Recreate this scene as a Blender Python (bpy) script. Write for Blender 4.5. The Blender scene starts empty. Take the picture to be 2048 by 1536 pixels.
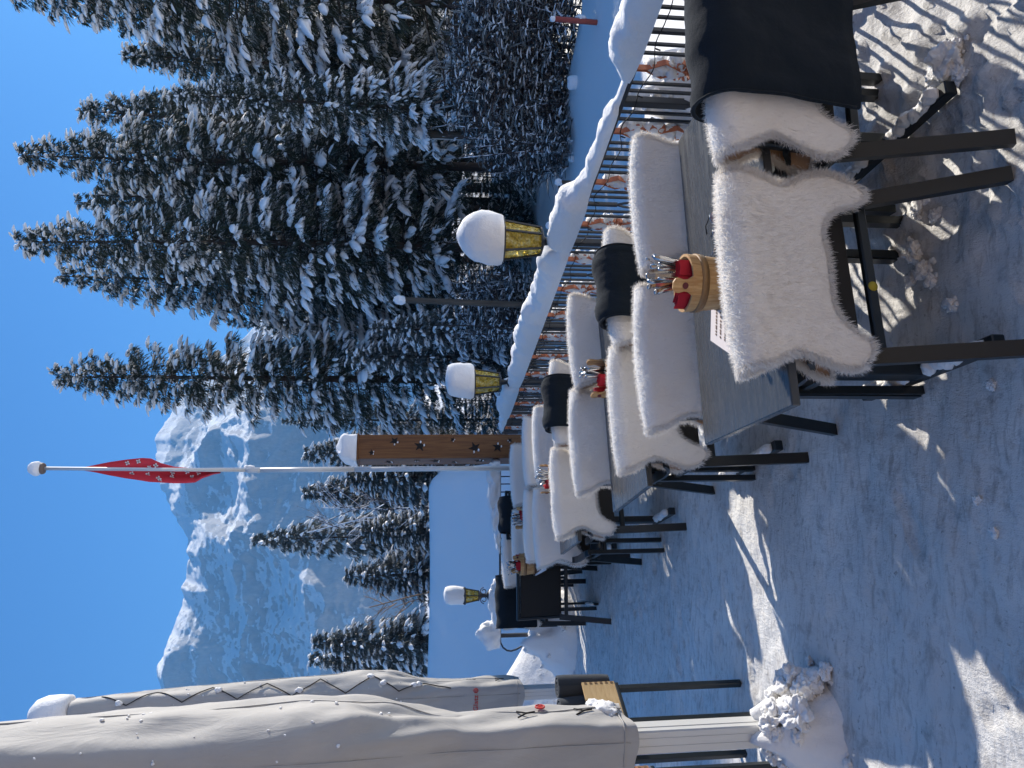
import bpy, math, random
import numpy as np
from mathutils import Vector, Matrix, Euler

sc = bpy.context.scene
R_ = math.radians
# ------------------------------------------------------------------ camera, sky, sun, exposure
CAM_H, FPX, ROLL = 1.83, 1500.0, 0.005
PITCH = math.atan((1024 - 842) / FPX)
SUN_AZ, SUN_EL = R_(41.0), R_(28.0)          # azimuth clockwise from +Y
cam_d = bpy.data.cameras.new("camera")
cam_d.sensor_width = 36.0
cam_d.lens = FPX / 2048 * 36.0
cam_d.clip_start = 0.05
cam_d.clip_end = 20000
cam = bpy.data.objects.new("camera", cam_d)
sc.collection.objects.link(cam)
F_ = Vector((0, math.cos(PITCH), -math.sin(PITCH)))
U0 = Vector((0, math.sin(PITCH), math.cos(PITCH)))
R0 = Vector((1, 0, 0))
UP_ = U0 * math.cos(ROLL) - R0 * math.sin(ROLL)
RT_ = R0 * math.cos(ROLL) + U0 * math.sin(ROLL)
# the photograph was taken upright and stored turned: picture-right is world-down
cx, cy, cz = -UP_, RT_, -F_
cam.matrix_world = Matrix(((cx.x, cy.x, cz.x, 0), (cx.y, cy.y, cz.y, 0), (cx.z, cy.z, cz.z, CAM_H), (0, 0, 0, 1)))
sc.camera = cam

world = bpy.data.worlds.new("World")
sc.world = world
world.use_nodes = True
wn = world.node_tree
bg = wn.nodes["Background"]
sky = wn.nodes.new("ShaderNodeTexSky")
sky.sky_type = 'NISHITA'
sky.sun_disc = False
sky.sun_elevation = SUN_EL
sky.sun_rotation = SUN_AZ
sky.altitude = 1500
sky.air_density = 1.0
sky.dust_density = 0.7
sky.ozone_density = 2.5
tint = wn.nodes.new("ShaderNodeMix"); tint.data_type = 'RGBA'; tint.blend_type = 'MULTIPLY'   # a deep blue high-altitude winter sky
tint.inputs[0].default_value = 1.0; tint.inputs[7].default_value = (.45, 1.05, 1.62, 1)
wn.links.new(sky.outputs[0], tint.inputs[6])
wn.links.new(tint.outputs[2], bg.inputs[0])
bg.inputs[1].default_value = 0.078

sun_d = bpy.data.lights.new("sun", 'SUN')
sun_d.energy = 7.4          # the far air below takes about two fifths of it
sun_d.angle = R_(0.53)
sun_d.color = (1.0, 0.93, 0.82)
sun = bpy.data.objects.new("sun", sun_d)
sc.collection.objects.link(sun)
SUN = Vector((math.sin(SUN_AZ) * math.cos(SUN_EL), math.cos(SUN_AZ) * math.cos(SUN_EL), math.sin(SUN_EL)))
sun.rotation_euler = SUN.to_track_quat('Z', 'Y').to_euler()
sun.location = (20, 25, 20)
sc.view_settings.view_transform = 'Standard'
sc.view_settings.look = 'None'
sc.view_settings.gamma = 1.0
sc.view_settings.exposure = 0.46
try:
    sc.cycles.max_bounces = 8
    sc.cycles.diffuse_bounces = 3
    sc.cycles.glossy_bounces = 3
    sc.cycles.transmission_bounces = 6
    sc.cycles.transparent_max_bounces = 6
except Exception:
    pass

# ------------------------------------------------------------------ helpers
def ray(px, py):
    """photo pixel (2048x1536, as stored) -> world direction with unit forward y"""
    xr = (768 - py) / FPX
    vd = (px - 1024) / FPX
    d = F_ + RT_ * xr - UP_ * vd
    return d / d.y

def atY(px, py, y):
    d = ray(px, py)
    return Vector((d.x * y, y, CAM_H + d.z * y))

def atZ(px, py, z):
    d = ray(px, py)
    t = (z - CAM_H) / d.z
    return Vector((d.x * t, t, z))

def hash3(ix, iy, iz, seed):
    n = (ix * 374761393 + iy * 668265263 + iz * 2147483647 + seed * 974634777) & 0xFFFFFFFF
    n = ((n ^ (n >> 13)) * 1274126177) & 0xFFFFFFFF
    n = (n ^ (n >> 16)) & 0xFFFFFFFF
    return n / 4294967295.0

def vnoise(p, seed=0):
    p = np.asarray(p, dtype=np.float64)
    i = np.floor(p).astype(np.int64)
    f = p - i
    f = f * f * f * (f * (f * 6 - 15) + 10)
    out = np.zeros(len(p))
    for dx in (0, 1):
        wx = f[:, 0] if dx else 1 - f[:, 0]
        for dy in (0, 1):
            wy = f[:, 1] if dy else 1 - f[:, 1]
            for dz in (0, 1):
                wz = f[:, 2] if dz else 1 - f[:, 2]
                out += wx * wy * wz * hash3(i[:, 0] + dx, i[:, 1] + dy, i[:, 2] + dz, seed)
    return out * 2 - 1

def fbm(p, octaves=4, seed=0, gain=0.5, ridged=False):
    seed = int(seed)
    p = np.asarray(p, dtype=np.float64)
    a, s, out = 1.0, 1.0, np.zeros(len(p))
    for k in range(octaves):
        n = vnoise(p * s + 17.3 * k, seed + k)
        if ridged:
            n = 1 - 2 * np.abs(n)
        out += a * n
        a *= gain
        s *= 2.03
    return out

def sstep(a, b, x):
    t = np.clip((x - a) / (b - a), 0, 1)
    return t * t * (3 - 2 * t)

class MB:
    """collects shapes and links them as ONE mesh object"""
    def __init__(self):
        self.v, self.f, self.m, self.s, self.n = [], [], [], [], 0
    def add(self, verts, faces, mat=0, smooth=False):
        verts = [tuple(map(float, p)) for p in verts]
        o = self.n
        self.v.extend(verts)
        for f in faces:
            self.f.append(tuple(int(i) + o for i in f))
            self.m.append(mat)
            self.s.append(smooth)
        self.n += len(verts)
        return self
    def box(self, c, size, rot=None, mat=0, bev=0.0):
        x, y, z = [s / 2 for s in size]
        b = min(bev, x * .49, y * .49, z * .49)
        M = rot.to_matrix() if isinstance(rot, Euler) else (rot if rot is not None else Matrix.Identity(3))
        c = Vector(c)
        if b <= 0:
            vs = [(-x, -y, -z), (x, -y, -z), (x, y, -z), (-x, y, -z), (-x, -y, z), (x, -y, z), (x, y, z), (-x, y, z)]
            fs = [(0, 3, 2, 1), (4, 5, 6, 7), (0, 1, 5, 4), (1, 2, 6, 5), (2, 3, 7, 6), (3, 0, 4, 7)]
        else:
            vs, idx = [], {}
            for sx in (-1, 1):
                for sy in (-1, 1):
                    for sz in (-1, 1):
                        for a in range(3):
                            p = [sx * (x - b), sy * (y - b), sz * (z - b)]
                            p[a] = (sx * x, sy * y, sz * z)[a]
                            idx[(sx, sy, sz, a)] = len(vs)
                            vs.append(tuple(p))
            fs = []
            for a in range(3):
                o1, o2 = (a + 1) % 3, (a + 2) % 3
                for s in (-1, 1):
                    q = []
                    for (s1, s2) in ((-1, -1), (1, -1), (1, 1), (-1, 1)):
                        k = [0, 0, 0]; k[a] = s; k[o1] = s1; k[o2] = s2
                        q.append(idx[(k[0], k[1], k[2], a)])
                    fs.append(tuple(q if s > 0 else q[::-1]))
                for s1 in (-1, 1):
                    for s2 in (-1, 1):
                        k0 = [0, 0, 0]; k0[o1] = s1; k0[o2] = s2
                        q = []
                        for (t, ax) in ((-1, o1), (1, o1), (1, o2), (-1, o2)):
                            k = list(k0); k[a] = t
                            q.append(idx[(k[0], k[1], k[2], ax)])
                        fs.append(tuple(q if s1 * s2 > 0 else q[::-1]))
            for sx in (-1, 1):
                for sy in (-1, 1):
                    for sz in (-1, 1):
                        q = [idx[(sx, sy, sz, a)] for a in range(3)]
                        fs.append(tuple(q if sx * sy * sz > 0 else q[::-1]))
        self.add([M @ Vector(p) + c for p in vs], fs, mat)
        return self
    def tube(self, pts, r, n=8, mat=0, caps=True, smooth=True, flat=1.0, up=None):
        pts = [Vector(p) for p in pts]
        k = len(pts)
        rs = r if hasattr(r, '__len__') else [r] * k
        vs, fs = [], []
        nrm = None
        for i, p in enumerate(pts):
            t = (pts[min(i + 1, k - 1)] - pts[max(i - 1, 0)])
            if t.length < 1e-9: t = Vector((0, 0, 1))
            t.normalize()
            if nrm is None:
                ref = Vector(up) if up is not None else (Vector((0, 0, 1)) if abs(t.z) < .9 else Vector((1, 0, 0)))
                nrm = (ref - t * ref.dot(t)).normalized()
            else:
                nrm = (nrm - t * nrm.dot(t))
                nrm = nrm.normalized() if nrm.length > 1e-6 else Vector((1, 0, 0))
            b = t.cross(nrm)
            for j in range(n):
                a = 2 * math.pi * (j + .5) / n
                vs.append(p + (nrm * math.cos(a) * flat + b * math.sin(a)) * rs[i])
        for i in range(k - 1):
            for j in range(n):
                a, b2 = i * n + j, i * n + (j + 1) % n
                fs.append((a, b2, b2 + n, a + n))
        if caps:
            fs.append(tuple(range(n))[::-1])
            fs.append(tuple((k - 1) * n + j for j in range(n)))
        self.add(vs, fs, mat, smooth)
        return self
    def strap(self, pts, w, t, side, mat=0):
        """flat band: width w along vector side, thickness t"""
        pts = [Vector(p) for p in pts]
        side = Vector(side).normalized()
        k = len(pts); vs, fs = [], []
        for i, p in enumerate(pts):
            tg = (pts[min(i + 1, k - 1)] - pts[max(i - 1, 0)]).normalized()
            nn = tg.cross(side).normalized()
            for (a, b) in ((-1, -1), (1, -1), (1, 1), (-1, 1)):
                vs.append(p + side * (a * w / 2) + nn * (b * t / 2))
        for i in range(k - 1):
            for j in range(4):
                a, b = i * 4 + j, i * 4 + (j + 1) % 4
                fs.append((a, b, b + 4, a + 4))
        fs.append((3, 2, 1, 0)); fs.append(tuple((k - 1) * 4 + j for j in range(4)))
        self.add(vs, fs, mat)
        return self
    def lathe(self, prof, c=(0, 0, 0), n=20, mat=0, smooth=True, phase=0.0, sq=None):
        vs, fs = [], []
        for (r, z) in prof:
            for j in range(n):
                a = 2 * math.pi * j / n + phase
                vs.append((c[0] + r * math.cos(a), c[1] + r * math.sin(a), c[2] + z))
        k = len(prof)
        for i in range(k - 1):
            for j in range(n):
                a, b = i * n + j, i * n + (j + 1) % n
                fs.append((a, b, b + n, a + n))
        fs.append(tuple(range(n))[::-1]); fs.append(tuple((k - 1) * n + j for j in range(n)))
        self.add(vs, fs, mat, smooth)
        return self
    def blob(self, c, r, seed=0, amp=.25, freq=1.6, sub=2, mat=0, zmin=None, smooth=True, octv=3):
        vs, fs = ICO[sub]
        r = np.array(r if hasattr(r, '__len__') else [r] * 3, dtype=float)
        d = 1 + amp * fbm(vs * freq + seed * 7.7, octv, seed, .55)
        p = vs * d[:, None] * r + np.array(c)
        if zmin is not None:
            p[:, 2] = np.maximum(p[:, 2], zmin)
        self.add(p, fs, mat, smooth)
        return self
    def grid(self, P, mat=0, smooth=True, flip=False):
        """P: (n,m,3) array"""
        n, m = P.shape[:2]
        idx = np.arange(n * m).reshape(n, m)
        q = np.stack([idx[:-1, :-1], idx[1:, :-1], idx[1:, 1:], idx[:-1, 1:]], -1).reshape(-1, 4)
        if flip: q = q[:, ::-1]
        self.add(P.reshape(-1, 3), q, mat, smooth)
        return self
    def mesh(self, name, mats):
        me = bpy.data.meshes.new(name)
        me.from_pydata(self.v, [], self.f)
        for m in (mats if isinstance(mats, (list, tuple)) else [mats]):
            me.materials.append(m)
        me.polygons.foreach_set('material_index', self.m)
        me.polygons.foreach_set('use_smooth', self.s)
        me.update()
        return me
    def build(self, name, mats, parent=None, loc=None):
        return link(name, self.mesh(name, mats), parent, loc)

def np_mesh(name, verts, faces, mats, mat_idx=None, smooth=True):
    """fast mesh from arrays: faces (n,3) or (n,4)"""
    me = bpy.data.meshes.new(name)
    verts = np.asarray(verts, dtype=np.float32); faces = np.asarray(faces, dtype=np.int32)
    k = faces.shape[1]
    me.vertices.add(len(verts)); me.vertices.foreach_set('co', verts.ravel())
    me.loops.add(faces.size); me.loops.foreach_set('vertex_index', faces.ravel())
    me.polygons.add(len(faces))
    me.polygons.foreach_set('loop_start', np.arange(0, faces.size, k, dtype=np.int32))
    for m in (mats if isinstance(mats, (list, tuple)) else [mats]):
        me.materials.append(m)
    if mat_idx is not None:
        me.polygons.foreach_set('material_index', np.asarray(mat_idx, dtype=np.int32))
    me.polygons.foreach_set('use_smooth', np.full(len(faces), smooth))
    me.update(calc_edges=True)
    me.validate()
    return me

def _ico(sub):
    t = (1 + 5 ** .5) / 2
    v = [(-1, t, 0), (1, t, 0), (-1, -t, 0), (1, -t, 0), (0, -1, t), (0, 1, t), (0, -1, -t), (0, 1, -t), (t, 0, -1), (t, 0, 1), (-t, 0, -1), (-t, 0, 1)]
    v = [np.array(p) / np.linalg.norm(p) for p in v]
    f = [(0, 11, 5), (0, 5, 1), (0, 1, 7), (0, 7, 10), (0, 10, 11), (1, 5, 9), (5, 11, 4), (11, 10, 2), (10, 7, 6), (7, 1, 8), (3, 9, 4), (3, 4, 2), (3, 2, 6), (3, 6, 8), (3, 8, 9), (4, 9, 5), (2, 4, 11), (6, 2, 10), (8, 6, 7), (9, 8, 1)]
    for _ in range(sub):
        cache, nf = {}, []
        def mid(a, b):
            k = (min(a, b), max(a, b))
            if k not in cache:
                m = v[a] + v[b]; v.append(m / np.linalg.norm(m)); cache[k] = len(v) - 1
            return cache[k]
        for a, b, c in f:
            x, y, z = mid(a, b), mid(b, c), mid(c, a)
            nf += [(a, x, z), (b, y, x), (c, z, y), (x, y, z)]
        f = nf
    return np.array(v), f
ICO = {k: _ico(k) for k in range(5)}

def link(name, data, parent=None, loc=None, rotz=None):
    o = bpy.data.objects.new(name, data)
    sc.collection.objects.link(o)
    if parent is not None: o.parent = parent
    if loc is not None: o.location = loc
    if rotz is not None: o.rotation_euler = (0, 0, rotz)
    return o

def tag(o, label=None, cat=None, group=None, kind=None):
    if label: o["label"] = label
    if cat: o["category"] = cat
    if group: o["group"] = group
    if kind: o["kind"] = kind
    return o

def thing(name, label, cat, loc=(0, 0, 0), rotz=0.0, group=None):
    o = link(name, None, None, loc, rotz)
    o.empty_display_size = .1
    return tag(o, label, cat, group)

# ------------------------------------------------------------------ materials
def mat(name, col=(.5, .5, .5), rough=.6, metal=0.0, spec=.5, **kw):
    m = bpy.data.materials.new(name)
    m.use_nodes = True
    b = m.node_tree.nodes["Principled BSDF"]
    b.inputs["Base Color"].default_value = (*col, 1)
    b.inputs["Roughness"].default_value = rough
    b.inputs["Metallic"].default_value = metal
    b.inputs["Specular IOR Level"].default_value = spec
    for k, v in kw.items():
        b.inputs[k].default_value = v
    return m

def NT(m):
    nt = m.node_tree
    return nt, nt.nodes, nt.links, nt.nodes["Principled BSDF"]

def coords(m, scale=(1, 1, 1), obj=True):
    nt, N, L, b = NT(m)
    tc = N.new("ShaderNodeTexCoord"); mp = N.new("ShaderNodeMapping")
    mp.inputs["Scale"].default_value = scale
    L.new(tc.outputs["Object" if obj else "Generated"], mp.inputs["Vector"])
    return mp.outputs["Vector"]

def noise(m, vec, scale=5, detail=4, rough=.55, dist=0.0):
    nt, N, L, b = NT(m)
    n = N.new("ShaderNodeTexNoise")
    n.inputs["Scale"].default_value = scale; n.inputs["Detail"].default_value = detail
    n.inputs["Roughness"].default_value = rough; n.inputs["Distortion"].default_value = dist
    L.new(vec, n.inputs["Vector"])
    return n.outputs["Fac"]

def ramp(m, fac, stops):
    nt, N, L, b = NT(m)
    r = N.new("ShaderNodeValToRGB")
    el = r.color_ramp.elements
    while len(el) < len(stops): el.new(.5)
    for e, (p, c) in zip(el, stops):
        e.position = p
        e.color = (*c, 1) if hasattr(c, '__len__') else (c, c, c, 1)
    L.new(fac, r.inputs["Fac"])
    return r.outputs["Color"]

def mix(m, fac, a, b_, mode='MIX'):
    nt, N, L, b = NT(m)
    x = N.new("ShaderNodeMix"); x.data_type = 'RGBA'; x.blend_type = mode
    for sock, val in ((0, fac), (6, a), (7, b_)):
        if hasattr(val, 'links') or isinstance(val, bpy.types.NodeSocket): L.new(val, x.inputs[sock])
        elif sock == 0: x.inputs[0].default_value = val
        else: x.inputs[sock].default_value = (*val, 1)
    return x.outputs[2]

def setcol(m, out, sock="Base Color"):
    nt, N, L, b = NT(m)
    L.new(out, b.inputs[sock])

def bump(m, h, strength=.4, dist=.01):
    nt, N, L, b = NT(m)
    x = N.new("ShaderNodeBump")
    x.inputs["Strength"].default_value = strength; x.inputs["Distance"].default_value = dist
    L.new(h, x.inputs["Height"])
    old = b.inputs["Normal"].links
    if old: L.new(old[0].from_socket, x.inputs["Normal"])
    L.new(x.outputs[0], b.inputs["Normal"])

M = {}
# loose clean snow
m = M['snow'] = mat("snow", (.89, .88, .87), .65, spec=.25)
v = coords(m); bump(m, noise(m, v, 45, 5, .65), .55, .012); bump(m, noise(m, v, 300, 2, .5), .3, .003)
# packed terrace snow: white with scraped grey icy patches
m = M['ground'] = mat("packed_snow", (.8, .82, .85), .62, spec=.3)
v = coords(m)
n1 = noise(m, v, 1.1, 5, .6, .4); n2 = noise(m, v, 7, 5, .7, .3); n3 = noise(m, v, 38, 4, .65)
v2 = coords(m, (3.0, 11, 1)); n4 = noise(m, v2, 2.6, 6, .72, .6)
base = mix(m, ramp(m, n1, [(.40, 0.0), (.60, .75)]), (.87, .86, .84), (.72, .70, .68))
base = mix(m, ramp(m, n4, [(.50, 0.0), (.68, .9)]), base, (.5, .48, .46))
dark = mix(m, ramp(m, n2, [(.55, 0.0), (.7, .8)]), base, (.45, .435, .42))
grit = ramp(m, n3, [(.62, 0.0), (.70, 1.0)])
m_, N_, L_, b_ = NT(m)
mul = N_.new("ShaderNodeMath"); mul.operation = 'MULTIPLY'
L_.new(grit, mul.inputs[0]); L_.new(ramp(m, n1, [(.40, 0.1), (.65, .9)]), mul.inputs[1])
base = mix(m, mul.outputs[0], dark, (.24, .22, .2))
# only the trodden terrace is dirty; open snow stays white
tc = N_.new("ShaderNodeTexCoord"); sep = N_.new("ShaderNodeSeparateXYZ"); L_.new(tc.outputs["Object"], sep.inputs[0])
mr = N_.new("ShaderNodeMapRange"); mr.inputs[1].default_value = -.12; mr.inputs[2].default_value = -.5
L_.new(sep.outputs[2], mr.inputs[0])
mr2 = N_.new("ShaderNodeMapRange"); mr2.inputs[1].default_value = 8.6; mr2.inputs[2].default_value = 10.0
L_.new(sep.outputs[1], mr2.inputs[0])
mx = N_.new("ShaderNodeMath"); mx.operation = 'MAXIMUM'; L_.new(mr.outputs[0], mx.inputs[0]); L_.new(mr2.outputs[0], mx.inputs[1])
setcol(m, mix(m, mx.outputs[0], base, (.89, .88, .87)))
bump(m, n2, .7, .016); bump(m, noise(m, coords(m, (1.6, .6, 1)), 26, 6, .78), .9, .016); bump(m, noise(m, v, 130, 3, .6), .4, .004)
# sheepskin
def furmat(name, col):
    m = bpy.data.materials.new(name); m.use_nodes = True
    nt = m.node_tree; N = nt.nodes; L = nt.links
    out = N["Material Output"]; N.remove(N["Principled BSDF"])
    d = N.new("ShaderNodeBsdfDiffuse"); t = N.new("ShaderNodeBsdfTranslucent"); x = N.new("ShaderNodeMixShader")
    tc = N.new("ShaderNodeTexCoord"); nz = N.new("ShaderNodeTexNoise"); nz.inputs["Scale"].default_value = 9; nz.inputs["Detail"].default_value = 4
    L.new(tc.outputs["Object"], nz.inputs["Vector"])
    r = N.new("ShaderNodeValToRGB"); r.color_ramp.elements[0].position = .3; r.color_ramp.elements[1].position = .65
    r.color_ramp.elements[0].color = (*[c * .93 for c in col], 1); r.color_ramp.elements[1].color = (*col, 1)
    L.new(nz.outputs["Fac"], r.inputs[0])
    L.new(r.outputs[0], d.inputs["Color"]); L.new(r.outputs[0], t.inputs["Color"])
    x.inputs[0].default_value = .38
    L.new(d.outputs[0], x.inputs[1]); L.new(t.outputs[0], x.inputs[2]); L.new(x.outputs[0], out.inputs[0])
    return m
M['fur'] = furmat("white_fur", (.95, .91, .86))
M['hide'] = mat("sheepskin_pelt", (.93, .89, .83), .9, spec=.1)
m = M['hide']; bump(m, noise(m, coords(m, (1.6, 1.6, .7)), 90, 4, .65), .55, .012)
m = M['leather'] = mat("tan_leather", (.5, .31, .19), .75, spec=.2)
setcol(m, ramp(m, noise(m, coords(m), 14, 4), [(.3, (.42, .25, .15)), (.7, (.58, .38, .24))]))
# dark powder-coated metal
m = M['metal'] = mat("dark_powder_coat", (.011, .016, .019), .38, spec=.5)
bump(m, noise(m, coords(m), 600, 2), .12, .001)
m = M['iron'] = mat("wrought_iron", (.03, .034, .04), .5, spec=.5)
bump(m, noise(m, coords(m), 120, 3), .25, .002)
m = M['panel'] = mat("dark_seat_fabric", (.03, .028, .026), .75, spec=.25)
w = NT(m)[1].new("ShaderNodeTexWave"); w.inputs["Scale"].default_value = 120; NT(m)[2].new(coords(m), w.inputs[0]); bump(m, w.outputs["Fac"], .3, .002)
# table laminate with fine grain
m = M['top'] = mat("grey_table_laminate", (.09, .09, .09), .33, spec=.5)
v = coords(m, (2.2, 26, 1)); n = noise(m, v, 3.0, 6, .7, .5)
setcol(m, ramp(m, n, [(.3, (.042, .045, .048)), (.5, (.058, .06, .062)), (.62, (.074, .072, .069)), (.75, (.095, .088, .082))]))
bump(m, n, .12, .002); setcol(m, ramp(m, noise(m, coords(m, (1, 6, 1)), 5, 5, .7), [(.3, .16), (.7, .38)]), "Roughness")
m = M['blanket'] = mat("dark_wool", (.013, .019, .026), .95, spec=.12)
m.node_tree.nodes["Principled BSDF"].inputs["Sheen Weight"].default_value = .08
bump(m, noise(m, coords(m), 260, 3, .7), .6, .004); bump(m, noise(m, coords(m), 12, 3, .5), .4, .02)
m = M['blanket2'] = mat("grey_wool", (.05, .056, .065), .95, spec=.1)
m.node_tree.nodes["Principled BSDF"].inputs["Sheen Weight"].default_value = .15
bump(m, noise(m, coords(m), 200, 3, .7), .6, .004)
def wood(name, c1, c2, sc_=(40, 40, 2.5), rough=.55, ax=3.0):
    m = mat(name, c1, rough, spec=.35)
    v = coords(m, sc_); n = noise(m, v, 1.0, 4, .6, 1.2)
    n2 = noise(m, coords(m, (3, 3, .6)), 2.2, 3, .5)
    c = ramp(m, n, [(.35, c1), (.5, tuple((a + b) / 2 for a, b in zip(c1, c2))), (.62, c2)])
    setcol(m, mix(m, ramp(m, n2, [(.35, 0), (.7, .35)]), c, tuple(x * .72 for x in c2)))
    bump(m, n, .2, .002)
    return m
M['pine'] = wood("pine_staves", (.62, .40, .19), (.42, .22, .085), (55, 55, 4))
M['hoop'] = wood("bent_wood_hoop", (.34, .2, .09), (.22, .12, .05), (8, 8, 60))
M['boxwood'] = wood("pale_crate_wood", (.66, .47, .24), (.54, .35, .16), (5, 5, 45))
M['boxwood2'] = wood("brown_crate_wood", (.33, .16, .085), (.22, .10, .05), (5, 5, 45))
M['column'] = wood("varnished_larch", (.23, .10, .03), (.13, .048, .014), (28, 28, 1.6), .45)
M['post'] = wood("weathered_post", (.15, .11, .075), (.09, .065, .045), (30, 30, 1.5), .8)
M['steel'] = mat("polished_steel", (.42, .43, .45), .2, 1.0)
m = M['red'] = mat("red_paper_napkin", (.42, .02, .035), .8, spec=.2); bump(m, noise(m, coords(m), 180, 2), .3, .002)
M['peg'] = mat("dark_red_peg", (.11, .008, .015), .6)
m = M['copper'] = mat("painted_copper_strap", (.40, .135, .06), .5, spec=.4)
setcol(m, ramp(m, noise(m, coords(m), 18, 4), [(.3, (.46, .14, .06)), (.7, (.62, .22, .11))]))
M['alu'] = mat("aluminium_post", (.66, .66, .64), .42, .2)
m = M['cover'] = mat("beige_cover_cloth", (.52, .5, .46), .72, spec=.25)
v = coords(m); bump(m, noise(m, coords(m, (1, 1, .35)), 7, 5, .6, .8), .45, .02); bump(m, noise(m, v, 420, 2), .25, .001)
setcol(m, ramp(m, noise(m, coords(m, (1, 1, .4)), 3, 5, .6), [(.3, (.40, .385, .365)), (.7, (.48, .46, .435))]))
M['rope'] = mat("black_lace", (.008, .008, .01), .8)
M['redprint'] = mat("red_print", (.5, .03, .025), .7)
m = M['flag'] = mat("red_flag_cloth", (.72, .06, .085), .8, spec=.15)
M['white'] = mat("white_cloth_print", (.82, .8, .8), .8, spec=.15)
M['paper'] = mat("cream_paper", (.74, .66, .63), .75)
M['ink'] = mat("brown_ink", (.13, .07, .05), .8)
m = M['amber'] = mat("hammered_amber_glass", (.55, .36, .04), .18, spec=.5)
b = NT(m)[3]; b.inputs["Transmission Weight"].default_value = .55; b.inputs["IOR"].default_value = 1.35
vo = NT(m)[1].new("ShaderNodeTexVoronoi"); vo.inputs["Scale"].default_value = 38; NT(m)[2].new(coords(m), vo.inputs["Vector"])
bump(m, vo.outputs["Distance"], .9, .02)
setcol(m, ramp(m, noise(m, coords(m), 26, 3, .6), [(.35, (.50, .34, .03)), (.5, (.78, .58, .10)), (.64, (1.0, .88, .40))]))  # pale yellow spots in the colour stand for glints
M['lens'] = mat("rose_lens", (.62, .45, .43), .12, spec=.5)
M['lens'].node_tree.nodes["Principled BSDF"].inputs["Transmission Weight"].default_value = .6
M['bark'] = wood("spruce_bark", (.075, .055, .045), (.04, .03, .025), (9, 9, 2), .9)
def needles(name, a, b2):
    m = mat(name, a, .75, spec=.2)
    setcol(m, ramp(m, noise(m, coords(m), .9, 4, .7), [(.3, a), (.7, b2)]))
    return m
M['needle'] = needles("spruce_needles", (.020, .034, .024), (.055, .066, .042))
M['needle2'] = needles("frosted_needles", (.05, .065, .06), (.12, .135, .125))
m = M['twig'] = mat("snowy_twigs", (.5, .5, .5), .8, spec=.15)
nt, N, L, b = NT(m)
geo = N.new("ShaderNodeNewGeometry"); sp = N.new("ShaderNodeSeparateXYZ"); L.new(geo.outputs["Normal"], sp.inputs[0])
ad = N.new("ShaderNodeMath"); ad.operation = 'ADD'; L.new(sp.outputs[2], ad.inputs[0])
nm = N.new("ShaderNodeMapRange"); L.new(noise(m, coords(m), 6, 3), nm.inputs[0]); nm.inputs[3].default_value = -.5; nm.inputs[4].default_value = .5
L.new(nm.outputs[0], ad.inputs[1])
setcol(m, ramp(m, ad.outputs[0], [(.0, (.07, .05, .045)), (.12, (.84, .86, .9))]))
m = M['drytwig'] = mat("dry_larch_twigs", (.24, .15, .085), .8)
M['redpaint'] = mat("red_orange_paint", (.42, .07, .04), .55)
M['greybox'] = mat("grey_enamel", (.16, .2, .22), .5)
m = M['wall'] = mat("timber_wall", (.12, .08, .05), .8)
# mountain snow and rock
m = M['mount'] = mat("alpine_snow_and_rock", (.8, .8, .8), .8, spec=.1)
nt, N, L, b = NT(m)
geo = N.new("ShaderNodeNewGeometry"); sp = N.new("ShaderNodeSeparateXYZ"); L.new(geo.outputs["Normal"], sp.inputs[0])
vv = coords(m, (.0055, .0055, .0022))
nn = noise(m, vv, 26, 9, .74, .9); n2 = noise(m, vv, 1.6, 4, .6, .3)
ad = N.new("ShaderNodeMath"); ad.operation = 'MULTIPLY_ADD'; L.new(nn, ad.inputs[0]); ad.inputs[1].default_value = -.95; L.new(sp.outputs[2], ad.inputs[2])
ad2 = N.new("ShaderNodeMath"); ad2.operation = 'MULTIPLY_ADD'; L.new(n2, ad2.inputs[0]); ad2.inputs[1].default_value = -.28; L.new(ad.outputs[0], ad2.inputs[2])
ad3 = N.new("ShaderNodeMath"); ad3.operation = 'ADD'; L.new(ad2.outputs[0], ad3.inputs[0]); ad3.inputs[1].default_value = .10
rock = ramp(m, noise(m, vv, 40, 6, .7), [(.3, (.27, .265, .27)), (.7, (.43, .42, .42))])
setcol(m, mix(m, ramp(m, ad3.outputs[0], [(.0, .15), (.13, 1.0)]), rock, (.88, .88, .88)))
bump(m, noise(m, vv, 14, 9, .75), .6, 12)

# ------------------------------------------------------------------ ground
YAW = R_(20.1)                                # the terrace row, fence and tables share this direction
D_ROW = Vector((-math.sin(YAW), math.cos(YAW), 0)); E_ROW = Vector((math.cos(YAW), math.sin(YAW), 0))
FENCE0 = Vector((1.593, 3.03, 0))              # a point of the fence line
def fence_s(x, y):
    return (x - FENCE0.x) * E_ROW.x + (y - FENCE0.y) * E_ROW.y
CROSS_Y = 9.2

def axis(lo, hi, step, far, n):
    core = np.arange(lo, hi, step)
    k = np.linspace(0, 1, n + 1)[1:]
    gr = step + (far * k ** 3.2)
    a = lo - np.cumsum(gr / gr.sum() * far)[::1]
    b = core[-1] + np.cumsum(gr / gr.sum() * far)
    return np.concatenate([a[::-1], core, b])

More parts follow.
